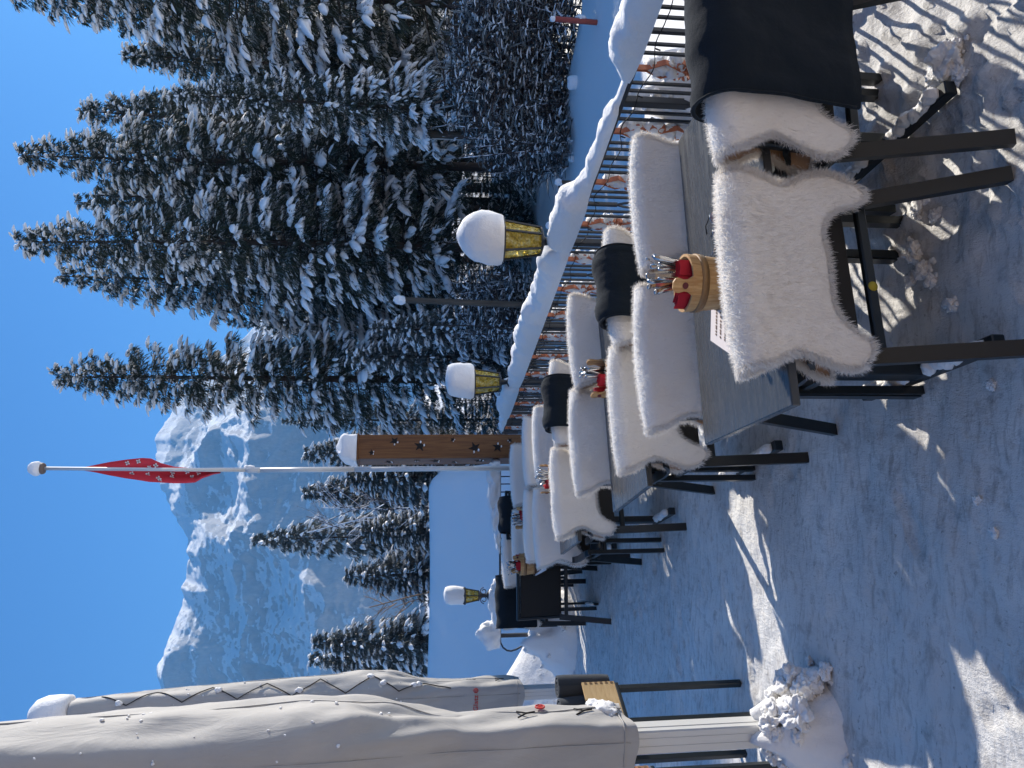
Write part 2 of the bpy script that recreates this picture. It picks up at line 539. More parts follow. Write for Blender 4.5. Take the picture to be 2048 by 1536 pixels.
def ground_z(x, y, fine=True):
    s = fence_s(x, y)
    w = np.maximum(s - .3, (y - (CROSS_Y + .75)))
    n1 = fbm(np.stack([x * .35, y * .35, np.zeros_like(x)], 1), 3, 3)
    z = -1.0 * sstep(0, 1.5, w) - np.clip((w - 1.0) * .085, 0, 1.25) + .12 * n1 * sstep(.3, 3, w)
    far = np.sqrt(x * x + y * y)
    z += 5 * n1 * sstep(120, 500, far)
    # the berm of ploughed snow in front of the trees on the right
    z += .35 * np.exp(-((w - 9.5) / 1.6) ** 2) * sstep(1, 4, s) * (1 + .5 * n1)
    # banks beside the terrace, at the far left and along the cross fence
    z += .42 * np.exp(-((y - 9.55) / .55) ** 2) * sstep(-.6, -1.6, x) * (1 + .4 * n1)
    z += .55 * sstep(8.2, 9.8, y) * sstep(-3.0, -4.4, x) * (1 - sstep(9.9, 11.5, y))
    z += .95 * sstep(10.2, 11.8, y) * sstep(.3, -1.5, x) * (1 - sstep(14, 17, y))
    if fine:
        near = 1 - sstep(8, 14, far)
        p = np.stack([x, y, np.zeros_like(x)], 1)
        z += near * (.014 * fbm(p * 1.3, 2, 11) + .0075 * fbm(p * np.array([7., 10., 1.]), 4, 21, .6))
        chunky = sstep(-1.7, -.8, s) * (1 - sstep(.2, .5, s)) * (1 - sstep(3.6, 5.0, y))
        lum = fbm(p * 13, 4, 31, .62)
        z += chunky * (0.026 * np.clip(lum, -.3, 1.2) + .018 * np.clip(fbm(p * 3.1, 3, 41), -.2, 1))
        foot = fbm(p * 3.3, 2, 51)
        z -= chunky * .022 * sstep(.25, .6, foot)
        if len(x) > 1000:
            rb = random.Random(77)
            for k in range(70):
                bx, by = rb.uniform(-2.0, 1.3), rb.uniform(1.7, 6.5); an = rb.uniform(0, 6.28); c_, s_ = math.cos(an), math.sin(an)
                m_ = (np.abs(x - bx) < .25) & (np.abs(y - by) < .25)
                lx = (x[m_] - bx) * c_ + (y[m_] - by) * s_; ly = -(x[m_] - bx) * s_ + (y[m_] - by) * c_
                d1 = np.sqrt(((lx - .06) / .085) ** 2 + (ly / .05) ** 2); d2 = np.sqrt(((lx + .08) / .05) ** 2 + (ly / .04) ** 2)
                dd = np.minimum(d1, d2)
                z[m_] += -.014 * (1 - sstep(.8, 1.05, dd)) + .006 * np.exp(-((dd - 1.15) / .14) ** 2) + .002 * np.sin(lx * 180) * (dd < .9)
    return z

xs = axis(-4.0, 3.4, .022, 2600, 70); ys = axis(.9, 11.0, .022, 2600, 70)
X, Y = np.meshgrid(xs, ys, indexing='ij')
Z = ground_z(X.ravel(), Y.ravel()).reshape(X.shape)
n_, m_ = X.shape
idx = np.arange(n_ * m_).reshape(n_, m_)
q = np.stack([idx[:-1, :-1], idx[1:, :-1], idx[1:, 1:], idx[:-1, 1:]], -1).reshape(-1, 4)
g = link("ground", np_mesh("ground", np.stack([X, Y, Z], -1).reshape(-1, 3), q, M['ground']))
tag(g, kind="structure")
def gz(x, y):
    return float(ground_z(np.array([x], float), np.array([y], float))[0])

# ------------------------------------------------------------------ mountain
ridge_px = [(640, -400), (560, -150), (470, 60), (400, 120), (350, 160), (328, 190), (322, 206), (345, 250), (370, 296), (380, 330), (385, 356), (391, 431), (372, 480), (345, 530), (325, 556), (312, 600), (309, 636),
            (318, 676), (345, 720), (390, 770), (440, 820), (490, 860), (522, 896), (545, 930), (560, 990), (520, 1090), (560, 1250), (620, 1500), (700, 1900), (760, 2300)]
rv = np.array([p[0] for p in ridge_px], float); ru = np.array([p[1] for p in ridge_px], float)
NA, NB = 760, 230
uu = np.linspace(-400, 2300, NA)
vv_ = np.interp(uu, ru, rv) + 4.5 * fbm(np.stack([uu / 22, uu * 0, uu * 0], 1), 4, 3, .6)
verts = np.zeros((NA, NB, 3))
ts = np.linspace(0, 1, NB)
for i in range(NA):
    d = ray(vv_[i], 1536 - uu[i])
    hd = Vector((d.x, d.y, 0)); L = hd.length
    az = math.atan2(d.x, d.y)
    slope = d.z / L
    Dr = 2300 + 300 * math.sin(az * 7 + .6)
    zr = CAM_H + slope * Dr
    D0 = 1420
    r = D0 + (Dr - D0) * ts
    zz = -6 + (zr + 6) * (.86 * ts + .14 * ts ** 2.1)
    verts[i, :, 0] = hd.x / L * r; verts[i, :, 1] = hd.y / L * r; verts[i, :, 2] = zz
P = verts.reshape(-1, 3)
T = np.tile(ts, NA)
env = np.sin(np.pi * np.clip(T, 0, 1)) ** .7
nz = fbm(P * np.array([.0042, .0017, .0030]), 6, 5, .52, ridged=True)
ny = fbm(P * np.array([.0060, .003, .005]), 6, 9, .55, ridged=True)
big = fbm(P * np.array([.0016, .0008, .0014]), 3, 15, .5, ridged=True)
P[:, 2] += env * (15 * nz + 55 * big)
P[:, 1] -= env * (24 * ny + 115 * big)
P[:, 0] += env * 14 * nz
P[:, 1] -= env * 8 * fbm(P * np.array([.02, .01, .014]), 4, 19, .6, ridged=True)
edge = (T > .97) & (T < 1.0)
verts = P.reshape(NA, NB, 3)
# back slope
back = verts[:, -1:, :].copy(); back[:, 0, 1] += 900; back[:, 0, 2] = -60
verts = np.concatenate([verts, back], 1)
NB2 = NB + 1
idx = np.arange(NA * NB2).reshape(NA, NB2)
q = np.stack([idx[:-1, :-1], idx[1:, :-1], idx[1:, 1:], idx[:-1, 1:]], -1).reshape(-1, 4)
mo = link("mountain", np_mesh("mountain", verts.reshape(-1, 3), q, M['mount']))
tag(mo, kind="structure")

# ------------------------------------------------------------------ trees
def blades(base, dirv, length, width, seed, droop=0.35):
    """pointed two-piece leaf blades; arrays -> verts, tri faces"""
    rng = np.random.default_rng(seed)
    n = len(base)
    d = dirv / np.maximum(np.linalg.norm(dirv, axis=1, keepdims=True), 1e-6)
    rnd = rng.normal(size=(n, 3)); s = np.cross(d, rnd); s /= np.maximum(np.linalg.norm(s, axis=1, keepdims=True), 1e-6)
    mid = base + d * (length * .5)[:, None]
    tip = base + d * length[:, None]; tip[:, 2] -= droop * length * .6; mid[:, 2] -= droop * length * .15
    w = (width * .5)[:, None]
    V = np.stack([base - s * w * .35, base + s * w * .35, mid + s * w, mid - s * w, tip], 1).reshape(-1, 3)
    o = (np.arange(n) * 5)[:, None]
    F = np.concatenate([o + np.array([[0, 1, 2]]), o + np.array([[0, 2, 3]]), o + np.array([[3, 2, 4]])], 0)
    return V, F

def lobes(base, dirv, length, width, height, seed):
    """soft elongated snow lobes lying along dirv (6-sided, tapered, flat below)"""
    rng = np.random.default_rng(seed)
    n = len(base)
    d = dirv / np.maximum(np.linalg.norm(dirv, axis=1, keepdims=True), 1e-6)
    up = np.array([0, 0, 1.0])[None]
    s = np.cross(d, up); s /= np.maximum(np.linalg.norm(s, axis=1, keepdims=True), 1e-6)
    u = np.cross(s, d)
    ring = np.array([(-1, -.25), (-.75, .6), (0, 1), (.75, .6), (1, -.25), (0, -.45)])
    prof = [(0, .25), (.18, .8), (.45, 1.0), (.75, .75), (.95, .3)]
    rows = []
    for (t, r) in prof:
        jit = 1 + .3 * rng.uniform(-1, 1, (n, 1, 1))
        c = base + d * (length * t)[:, None]
        c[:, 2] -= length * t * t * .22
        R = ring[None] * np.stack([width * r, height * r], 1)[:, None, :] * jit
        rows.append(c[:, None] + s[:, None] * R[..., :1] + u[:, None] * R[..., 1:])
    V = np.stack(rows, 1)                       # n,5,6,3
    V = V.reshape(-1, 3)
    o = (np.arange(n) * 30)[:, None]
    F = []
    for k in range(4):
        for j in range(6):
            a, b = k * 6 + j, k * 6 + (j + 1) % 6
            F.append(o + np.array([[a, b, b + 6, a + 6]]))
    F.append(o + np.array([[24, 25, 26, 27]])); F.append(o + np.array([[24, 27, 28, 29]]))
    F.append(o + np.array([[3, 2, 1, 0]])); F.append(o + np.array([[5, 4, 3, 0]]))
    return V, np.concatenate(F, 0)

def spruce_meshes(name, H, Rad, seed, whorls=46, bare=.13, snow=1.0, dens=1.0, needle='needle', power=.8, coarse=1.0):
    rng = np.random.default_rng(seed); rnd = random.Random(seed)
    tb = MB()
    lean = [rnd.uniform(-.15, .15), rnd.uniform(-.15, .15)]
    def axis_at(z):
        t = z / H
        return Vector((lean[0] * t * t + .05 * math.sin(t * 5 + seed), lean[1] * t * t, z))
    tb.tube([axis_at(H * t) for t in np.linspace(0, 1, 10)], [max(.012, .021 * H * (1 - t) ** .9 * .5 + .01) for t in np.linspace(0, 1, 10)], 8)
    Bb, Bd, Bl, Bw = [], [], [], []
    Sb, Sd, Sl, Sw, Sh = [], [], [], [], []
    k = 0
    for wv in range(whorls):
        h = bare + (1 - bare) * max(0.0, (wv + rnd.uniform(-.3, .3)) / whorls) ** .92
        h = min(.995, max(bare * .6, h))
        nb = 4 + int(3 * (1 - h) + rnd.random() * 2)
        for bi in range(nb):
            az = 2.399963 * k + rnd.uniform(-.5, .5); k += 1
            L = (Rad * (1 - h) ** power * rnd.uniform(.62, 1.12) + .12)
            if h < bare + .12: L *= rnd.uniform(.35, .9)
            a = -.06 + .72 * h ** 1.4 + rnd.uniform(-.12, .1); bq = .36 + .14 * rnd.random() - .16 * h
            dr = np.array([math.cos(az), math.sin(az), 0.0]); sd = np.array([-dr[1], dr[0], 0.0])
            base = np.array(axis_at(h * H)); base[2] += rnd.uniform(-.1, .1)
            cur = rnd.uniform(-.25, .25)
            def pt(t):
                t = np.asarray(t)[..., None]
                return base + dr * (L * t) + sd * (L * cur * t * t) + np.array([0, 0, 1.0]) * (L * (a * t - bq * t ** 1.6 + .16 * t ** 4))
            tb.tube([pt(t) for t in (0, .35, .7)], [.012 + .008 * L, .009 + .005 * L, .006], 3, caps=False)
            # foliage sprays
            n = int((5 + 8.5 * L) * 8.0 * dens)
            t = rng.uniform(.12, 1, n) ** .75
            p = pt(t) + rng.normal(0, .03, (n, 3))
            side = rng.choice([-1, 1], n)
            latw = .34 * L * (1 - t * .72) * rng.uniform(.1, 1, n)
            p = p + sd[None] * (side * latw)[:, None]
            p[:, 2] -= latw * rng.uniform(.25, .8, n)
            dirv = sd[None] * (side * rng.uniform(.1, .9, n))[:, None] + dr[None] * rng.uniform(.25, 1.0, n)[:, None] + np.array([0, 0, -1.0])[None] * rng.uniform(-.1, 1.0, n)[:, None]
            Bb.append(p); Bd.append(dirv); Bl.append(rng.uniform(.12, .34, n) * (.55 + .45 * min(1, L / 1.6)) * coarse); Bw.append(rng.uniform(.016, .042, n) * coarse)
            # snow lying along the branch and out on its side twigs
            amt = snow * rnd.uniform(.15, 1.45)
            sc1 = (.5 + .5 * min(1.35, L / 1.6)) * coarse ** .5
            def add(t, side, lw, along, ln, wd, ht):
                p = pt(t); p[:, 2] += .03
                p = p + sd[None] * (side * lw)[:, None]; p[:, 2] -= lw * .35
                tang = dr[None] * along[:, None] + sd[None] * (side * rng.uniform(.0, .5, len(t)))[:, None]
                tang[:, 2] += (a - bq * 1.6 * t ** .6) * .8 * along
                Sb.append(p); Sd.append(tang); Sl.append(ln * sc1); Sw.append(wd * sc1); Sh.append(ht * sc1)
            if amt > .36:          # a thick load along the outer branch
                nc = max(2, int(3.6 * L * amt))
                t = np.linspace(rnd.uniform(.3, .55), .93, nc) + rng.normal(0, .02, nc)
                add(t, rng.choice([-1, 1], nc), rng.uniform(0, .05, nc) * L, np.ones(nc), rng.uniform(.34, .62, nc), rng.uniform(.07, .17, nc) * min(1.2, amt), rng.uniform(.06, .13, nc))
            ns = int((2 + 3.0 * L) * min(1.3, amt) + .5)
            if ns:                # fingers of snow on the side twigs
                t = rng.uniform(.25, 1.0, ns) ** .8
                add(t, rng.choice([-1, 1], ns), .26 * L * (1 - t * .7) * rng.uniform(0, 1, ns), rng.uniform(.4, 1, ns), rng.uniform(.16, .42, ns), rng.uniform(.025, .07, ns), rng.uniform(.02, .055, ns))
    V, F = blades(np.concatenate(Bb), np.concatenate(Bd), np.concatenate(Bl), np.concatenate(Bw), seed)
    frost = (np.random.default_rng(seed).random(len(V) // 5) < .20).astype(int)
    crown = np_mesh(name + "_crown", V, F, [M[needle], M['frost']], np.concatenate([frost, frost, frost]), smooth=False)
    V, F = lobes(np.concatenate(Sb), np.concatenate(Sd), np.concatenate(Sl), np.concatenate(Sw), np.concatenate(Sh), seed)
    snowm = np_mesh(name + "_snow", V, F, M['snow'])
    trunk = tb.mesh(name + "_trunk", M['bark'])
    return trunk, crown, snowm

M['frost'] = needles("rime_on_needles", (.11, .125, .12), (.26, .28, .28))
SPR = {
    'broad': spruce_meshes('broad', 17.0, 3.5, 1, 50, .2, 1.0),
    'broad2': spruce_meshes('broad2', 17.0, 3.2, 2, 52, .22, .9),
    'slim': spruce_meshes('slim', 17.0, 2.15, 3, 52, .2, .9, power=.62),
    'back': spruce_meshes('back', 17.0, 3.0, 4, 46, .2, .5),
    'small': spruce_meshes('small', 9.0, 2.1, 5, 34, .05, 1.0, needle='needle2', power=.8, coarse=1.25),
}
SPR['low'] = spruce_meshes('low', 9.0, 2.6, 6, 30, .02, .35)
SPR_H = {'low': 9., 'broad': 17., 'broad2': 17., 'slim': 17., 'back': 17., 'small': 9.}
def spruce(kind, px, py, y, label, group, rot, wide=1.0, zb=None):
    """stand a spruce so that its tip shows at a photo pixel when it grows at depth y"""
    tip = atY(px, py, y)
    z0 = gz(tip.x, y) if zb is None else zb
    s = (tip.z - z0) / SPR_H[kind]
    t = thing("spruce_tree", label, "tree", (tip.x, y, z0 - .05), rot, group)
    t.scale = (s * wide, s * wide, s)
    tr, cr, sn = SPR[kind]
    link("trunk", tr, t); link("crown", cr, t); o = link("snow_cover", sn, t)
    if kind in ('low', 'small'): tag(o, kind="stuff")
    return t
G1 = "snow-laden spruces behind the fence"
spruce('broad', 32, 300, 24, "tall broad snow-laden spruce rising behind the tall weathered lamp pole", G1, .4)
spruce('broad2', 22, 470, 23, "tallest broad spruce, its snowy crown directly behind the nearest lantern", G1, 2.1)
spruce('slim', 108, 752, 27, "slender snowy spruce standing alone between the flagpole and the big spruces", G1, .8, 1.12)
spruce('broad2', 236, 112, 21, "shorter spruce with a pointed top in front of the sky gap at the right", G1, 4.0, .85)
spruce('broad', -110, -60, 20, "big spruce cut off by the right edge of the photo, sunlit haze on its top", G1, 1.2)
spruce('broad2', 150, 232, 27, "spruce whose crown fills the shoulder right of the tall broad spruce", G1, 5.2, .9)
spruce('broad', 112, 560, 28, "leaning-crowned spruce at the left shoulder of the tallest spruce", G1, 3.3, .9)
spruce('broad2', 330, 190, 19, "low dense spruce in front of the others above the orange post", G1, .2, .8)
G2 = "dark spruces deeper in the wood"
for i, (px, py, y, w) in enumerate([(330, 60, 31, 1.0), (300, 200, 34, 1.0), (200, 380, 34, 1.1), (330, 560, 33, 1.0), (450, 640, 36, .9), (380, 480, 30, 1.0), (420, 300, 30, 1.1), (520, 700, 38, 1.0), (480, 20, 27, 1.0), (560, 840, 44, .8), (190, 393, 30, 1.3), (230, 350, 30, 1.2)]):  # the last pair is added to keep sun streaks off the snow roof
    spruce('back', px, py, y, "dark spruce at the back of the wood, added to shade the snow roof", G2, i * 1.3, w)
for i, (px, py, y, w) in enumerate([(170, 290, 48, 1.0), (215, 215, 49, 1.0), (260, 120, 47, 1.1), (150, 30, 48, 1.0), (120, -60, 50, 1.0), (100, -150, 52, 1.0), (150, 400, 47, 1.0), (210, 500, 50, 1.0)]):  # hidden and out-of-view trees, added to shade the snow roof
    spruce('back', px, py, y, "dark spruce at the back of the wood, added to shade the snow roof", G2, i * .9 + .4, w)
spruce('small', 690, 712, 22, "small spruce added for roof shade between the second lantern and the slender spruce's trunk", G1, 1.1, .9)  # two small spruces in place of bushes, added to shade the roof
spruce('small', 740, 655, 21, "small spruce added for roof shade between the thinner pole and the second lantern", G1, 2.6, .9)
for i, (px, py, y, w) in enumerate([(880, 300, 30, 1.2), (900, 350, 27, 1.2), (870, 395, 31, 1.3), (890, 440, 28, 1.3), (900, 490, 29, 1.3), (870, 540, 32, 1.3), (910, 590, 27, 1.2), (890, 800, 30, 1.2), (900, 745, 27, 1.2), (850, 840, 33, 1.1)]):
    spruce('low', px, py, y, "young dark spruce filling the shade between the trunks of the wood", "young spruces in the shade of the wood", i * 2.1, w)
G3 = "conifers beyond the snow-covered roof"
spruce('small', 502, 1080, 58, "slim pointed snowy conifer rising alone left of the flagpole above the roof", G3, .5, .72, -3)
spruce('small', 606, 905, 50, "rounded frosted conifer just right of the flagpole behind the star column", G3, 1.5, 1.0, -3)
spruce('small', 604, 985, 52, "frosted conifer just left of the flagpole behind the bare larch", G3, 3.1, .95, -3)
spruce('small', 688, 1150, 46, "low snowy conifer with two crowns above the middle of the roof", G3, 2.2, 1.35, -2.5)
spruce('small', 720, 1060, 44, "low dark conifer at the foot of the slim pointed one above the roof", G3, 4.2, 1.3, -2.5)
spruce('small', 622, 1288, 40, "frosted bushy conifer beside the far closed parasol", G3, 4.9, .95, -2.5)
spruce('small', 616, 1318, 41, "frosted bushy conifer half hidden by the far closed parasol", G3, .9, .95, -2.5)
spruce('small', 690, 960, 40, "dark conifer crown filling the space between star column and flagpole", G3, 5.9, 1.3, -2.5)

def bare_tree(name, H, seed, mat_, spread=.5, r0=.07, depth=4):
    rnd = random.Random(seed); mb = MB()
    def grow(p, d, L, r, lev):
        pts = [p]; q_, dd = Vector(p), Vector(d)
        for k in range(3):
            dd = (dd + Vector((rnd.uniform(-.2, .2), rnd.uniform(-.2, .2), rnd.uniform(-.08, .12)))).normalized()
            q_ = q_ + dd * (L / 3); pts.append(q_.copy())
        mb.tube(pts, [r, r * .85, r * .7, r * .5], 4 if lev < 3 else 3, caps=False)
        if lev >= depth: return
        for k in range(3 if lev else 14):
            f = rnd.uniform(.25, 1)
            b = pts[0].lerp(pts[-1], f) if lev else pts[0].lerp(pts[3], f)
            a = rnd.uniform(0, 6.28)
            nd = (dd * .6 + Vector((math.cos(a), math.sin(a), rnd.uniform(-.1, .5))) * spread * 1.2).normalized()
            grow(b, nd, L * rnd.uniform(.3, .5) * (1.0 if lev else .62) * (1.2 - f * .5), r * .42, lev + 1)
    grow(Vector((0, 0, 0)), Vector((0, 0, 1)), H, r0, 0)
    return mb.mesh(name, M[mat_])
bt = [bare_tree("larch_a", 9, 3, 'twig'), bare_tree("larch_b", 8, 8, 'twig')]
for i, (px, py, y, k, r, lab, h) in enumerate([(600, 1018, 46, 0, 0, "bare tree with snow-lined branches beside the conifers left of the flagpole", 9), (640, 1000, 43, 1, 2, "smaller bare tree with rime on its twigs nearest the flagpole", 8)]):
    tip = atY(px, py, y)
    t = thing("bare_tree", lab, "tree", (tip.x, y, -2.5), r, "bare snow-lined trees")
    s = (tip.z + 2.5) / h; t.scale = (s, s, s)
    link("branches", bt[k], t)
tip = atY(735, 1178, 40)
t = thing("dry_larch", "brown leafless larch sapling above the roof left of the low conifer", "tree", (tip.x, 40, -2.5))
s = (tip.z + 2.5) / 6; t.scale = (s, s, s)
link("branches", bare_tree("larch_c", 6, 12, 'drytwig', .55, .05, 4), t)

# snowy thickets at the foot of the wood
def thicket_mesh(name, seed, W, D, H, n):
    rng = np.random.default_rng(seed)
    base = np.stack([rng.uniform(-W, W, n), rng.uniform(-D, D, n), rng.uniform(0, 1, n) ** .8 * H * (1 - .3 * rng.random(n))], 1)
    base[:, 2] *= (1 - .5 * (base[:, 0] / W) ** 4)
    dirv = rng.normal(size=(n, 3)); dirv[:, 2] = np.abs(dirv[:, 2]) * .9
    V, F = blades(base, dirv, rng.uniform(.2, .65, n), rng.uniform(.02, .05, n), seed, .5)
    k = n // 3
    b2 = base[:k] + rng.normal(0, .05, (k, 3))
    V2, F2 = lobes(b2, dirv[:k] * np.array([1, 1, .5]), rng.uniform(.07, .3, k), rng.uniform(.012, .035, k), rng.uniform(.012, .03, k), seed + 1)
    rnd = random.Random(seed); mb = MB()
    for i in range(26):
        x, y = rnd.uniform(-W, W), rnd.uniform(-D, D); a = rnd.uniform(-.5, .5)
        hh = H * rnd.uniform(.6, 1.1)
        mb.tube([(x, y, 0), (x + a * .3, y + rnd.uniform(-.1, .1), hh * .4), (x + a, y + rnd.uniform(-.2, .2), hh)], [.025, .017, .006], 4, caps=False)
    return mb.mesh(name + "_stems", M['twig']), np_mesh(name + "_twigs", V, F, [M['bark'], M['frost']], np.tile((np.arange(len(V) // 5) % 5 < 2).astype(int), 3), smooth=False), np_mesh(name + "_snow", V2, F2, M['snow'])
TH = [thicket_mesh("thicket_a", 71, 2.3, .9, 3.0, 7000), thicket_mesh("thicket_b", 72, 1.8, .8, 2.4, 5000)]
for i, (px, py, y, k, lab) in enumerate([(1190, 40, 16.2, 0, "dense snow-flecked thicket around the orange post at the wood's edge"), (1178, 150, 17, 0, "dense snow-flecked thicket behind the small snow-capped box left of the orange post"),
                                    (1160, 235, 19, 1, "snow-flecked thicket right of the tall lamp pole"), (1060, 625, 20, 1, "pale frosted thicket between the thin pole and the far lantern"), (1070, 690, 22, 1, "darker thicket behind the far lantern")]):
    p = atY(px, py, y)
    t = thing("thicket", lab, "shrub", (p.x, y, gz(p.x, y)), i * .7 - .5, "snowy thickets at the wood's edge")
    for nm, me in zip(("stems", "twigs", "snow_flecks"), TH[k]): tag(link(nm, me, t), kind="stuff")

# ------------------------------------------------------------------ low building with a deep snow roof
bld = thing("low_building", "low building beyond the terrace under one broad smooth roof of deep snow", "building", (0, 0, 0))
def roof_mesh():
    # a lean-to roof that faces the terrace, its snow rounded at ridge and verge
    mb = MB()
    p_r = atY(850, 985, 17.5)            # ridge end, right
    z_r = p_r.z
    x1 = p_r.x + .15
    nx, ny = 60, 40
    P = np.zeros((nx, ny, 3))
    for i in range(nx):
        for j in range(ny):
            a = i / (nx - 1); b = j / (ny - 1)
            y = 12.3 + (18.2 - 12.3) * b
            xr = x1 + .25 + (1 - b) * 1.05
            x = -14 + (xr + 14) * a
            z = -1.15 + (z_r + 1.15) * min(1, (y - 12.3) / (17.5 - 12.3))
            e = (xr - x)
            z -= .34 * max(0, 1 - e / .45) ** 2
            z -= .22 * max(0, (y - 17.0) / 1.2) ** 2 * 2
            z += .03 * math.sin(x * .9 + y * .5)
            P[i, j] = (x, y, z)
    mb.grid(P)
    L_ = P.copy(); L_[:, :, 2] -= .5
    mb.grid(L_, flip=True)
    for A, B_ in ((P[-1], L_[-1]), (P[0], L_[0]), (P[:, 0], L_[:, 0]), (P[:, -1], L_[:, -1])):
        mb.grid(np.stack([A, B_], 1))
    return mb, x1
rm, xroof = roof_mesh()
rm.build("roof_snow", M['snow'], bld)
MB().box(((-14 + xroof) / 2 + .3, 15.2, -2.0), (14 + xroof - .2, 5.2, 1.7)).build("wall", M['wall'], bld)

# ------------------------------------------------------------------ fence
N_B = Vector((math.cos(YAW), math.sin(YAW), 0))     # outward (to the right)
def fpt(y, z=0.0, off=0.0):
    """point of the fence line at depth y"""
    x = FENCE0.x - (y - FENCE0.y) * math.tan(YAW)
    return Vector((x + N_B.x * off, y + N_B.y * off, z))
FH = .87
fence = thing("metal_fence", "long black wrought-iron fence along the terrace with thick snow on its rail", "fence", fpt(3.1))
inv = -fpt(3.1)
FY0, FY1 = .6, 8.95
def rot_f(): return Euler((0, 0, YAW))
mb = MB(); a, b = fpt(FY0), fpt(FY1)
mid = (a + b) / 2; Lf = (b - a).length
mb.box(mid + Vector((0, 0, FH - .012)) + inv, (.045, Lf, .02), rot_f(), bev=.004)
mb.build("top_rail", M['iron'], fence)
MB().box(mid + Vector((0, 0, .1)) + inv, (.03, Lf, .015), rot_f(), bev=.003).build("bottom_rail", M['iron'], fence)
bal = MB().box((0, 0, (.1 + FH) / 2), (.013, .013, FH - .13)).mesh("baluster", M['iron'])
tw = MB(); tw.box((0, 0, .76), (.02, .02, .2)); tw.box((0, 0, .22), (.02, .02, .24))
for (z0, z1) in ((.50, .66), (.34, .50)):
    for s in (-1, 1):
        zz = np.linspace(z0, z1, 9)
        tw.strap([(0, s * .024 * math.sin(math.pi * (z - z0) / (z1 - z0)), z) for z in zz], .012, .008, (1, 0, 0))
twm = tw.mesh("twisted_baluster", M['iron'])
pom = MB().box((0, 0, FH / 2), (.042, .042, FH - .02), bev=.004).mesh("fence_post", M['iron'])
orn = MB()
def orn_shape(mb):
    w = .030
    for s in (-1, 1):
        mb.strap([(0, s * .004, .86), (0, s * .006, .80), (0, s * .045, .72), (0, s * .008, .645), (0, s * -.012, .60)], w, .004, (1, 0, 0))
        mb.strap([(0, s * .012, .60), (0, s * .045, .52), (0, s * .006, .43), (0, s * .004, .38)], w, .004, (1, 0, 0))
        mb.strap([(0, s * .012, .36), (0, s * .045, .28), (0, s * .006, .2), (0, s * .004, .12)], w, .004, (1, 0, 0))
        for (cz, cy, r) in ((.645, s * .034, .019), (.60, s * .034, .019), (.365, s * .034, .019)):
            mb.strap([(0, cy + r * math.cos(t), cz + r * math.sin(t)) for t in np.linspace(0, 5.6, 10)], w * .9, .004, (1, 0, 0))
    mb.box((0, 0, .622), (.026, .014, .03)); mb.box((0, 0, .37), (.026, .014, .03))
orn_shape(orn)
ornm = orn.mesh("copper_ornament", M['copper'])
def orn_snow_mesh(seed):
    rnd = random.Random(seed); mb = MB()
    for (z, y, r) in ((.765, .0, .04), (.73, .005, .052), (.68, .012, .055), (.64, -.01, .06), (.59, .015, .058), (.55, .0, .055), (.51, .0, .055), (.47, -.01, .05), (.42, .01, .04)):
        if rnd.random() < .93:
            mb.blob((rnd.uniform(.018, .032), y + rnd.uniform(-.012, .012), z), (.04, r * rnd.uniform(.75, 1.1), r * rnd.uniform(.7, 1.1)), seed + int(z * 100), .35, 2.2, 2)
    return mb.mesh("caught_snow", M['snow'])
orns = [orn_snow_mesh(s) for s in (5, 6, 7)]
U = .4165
base_y = 3.585
k0 = int((FY0 - base_y) / U)
for k in range(k0 - 1, 14):
    yc = base_y + k * U
    if FY0 < yc < FY1 + .1:
        me, nm = (pom, "fence_post") if k % 3 == 0 else (twm, "twisted_baluster")
        link(nm, me, fence, fpt(yc) + inv, YAW)
    for off in (.09, .145):
        for s in (-1, 1):
            yy = yc + s * (U / 2 - off) if False else yc + s * (.07 if off < .1 else .12)
            if FY0 < yy < FY1: link("baluster", bal, fence, fpt(yy) + inv, YAW)
    yo = yc + U / 2
    if FY0 < yo < FY1:
        oo = link("copper_ornament", ornm, fence, fpt(yo) + inv, YAW)
        link("caught_snow", orns[k % 3], oo)
# the roll of snow on the rail: depth y -> height
prof = [(.6, .10), (2.4, .13), (3.0, .135), (3.3, .13), (3.42, .085), (3.5, .02), (3.62, .018), (3.72, .05), (3.95, .055), (4.08, .065), (4.2, .05), (4.33, .09), (4.42, .17), (4.7, .165), (4.85, .14), (4.9, .1), (4.98, .15), (5.6, .155), (6.4, .15), (7.1, .145), (7.32, .11), (7.37, .07), (7.46, .14), (8.0, .15), (8.25, .12), (8.38, .05), (8.5, .085), (8.7, .03), (8.8, .06), (8.93, .01)]
py_, ph_ = np.array(prof).T; py_ = py_ - .055
def snow_roll(y0, y1, n):
    ys_ = np.linspace(y0, y1, n); m2 = 18
    P = np.zeros((n, m2, 3))
    for i, y in enumerate(ys_):
        h = np.interp(y, py_, ph_); wd = .042 + .5 * h if h > .03 else .03
        c = fpt(y, FH) + inv
        for j in range(m2):
            t = j / (m2 - 1) * math.pi
            e = math.copysign(abs(math.cos(t)) ** .7, math.cos(t))
            P[i, j] = (c.x + N_B.x * e * wd * .8, c.y + N_B.y * e * wd * .8, c.z + .001 + h * abs(math.sin(t)) ** .75)
    pp = P.reshape(-1, 3)
    f = fbm(pp * 9, 4, 61, .55) * .022 + fbm(pp * 2.6, 2, 62) * .02
    up = np.clip((pp[:, 2] - FH) / .1, 0, 1)
    P[..., 2] += (f * up).reshape(P.shape[:2])
    P[..., 0] += (fbm(pp * 7, 3, 63) * .014 * up).reshape(P.shape[:2])
    mb = MB(); mb.grid(P)
    mb.grid(P[:, [0, -1]], flip=True)
    return mb
snow_roll(FY0, 8.93, 420).build("rail_snow", M['snow'], fence)
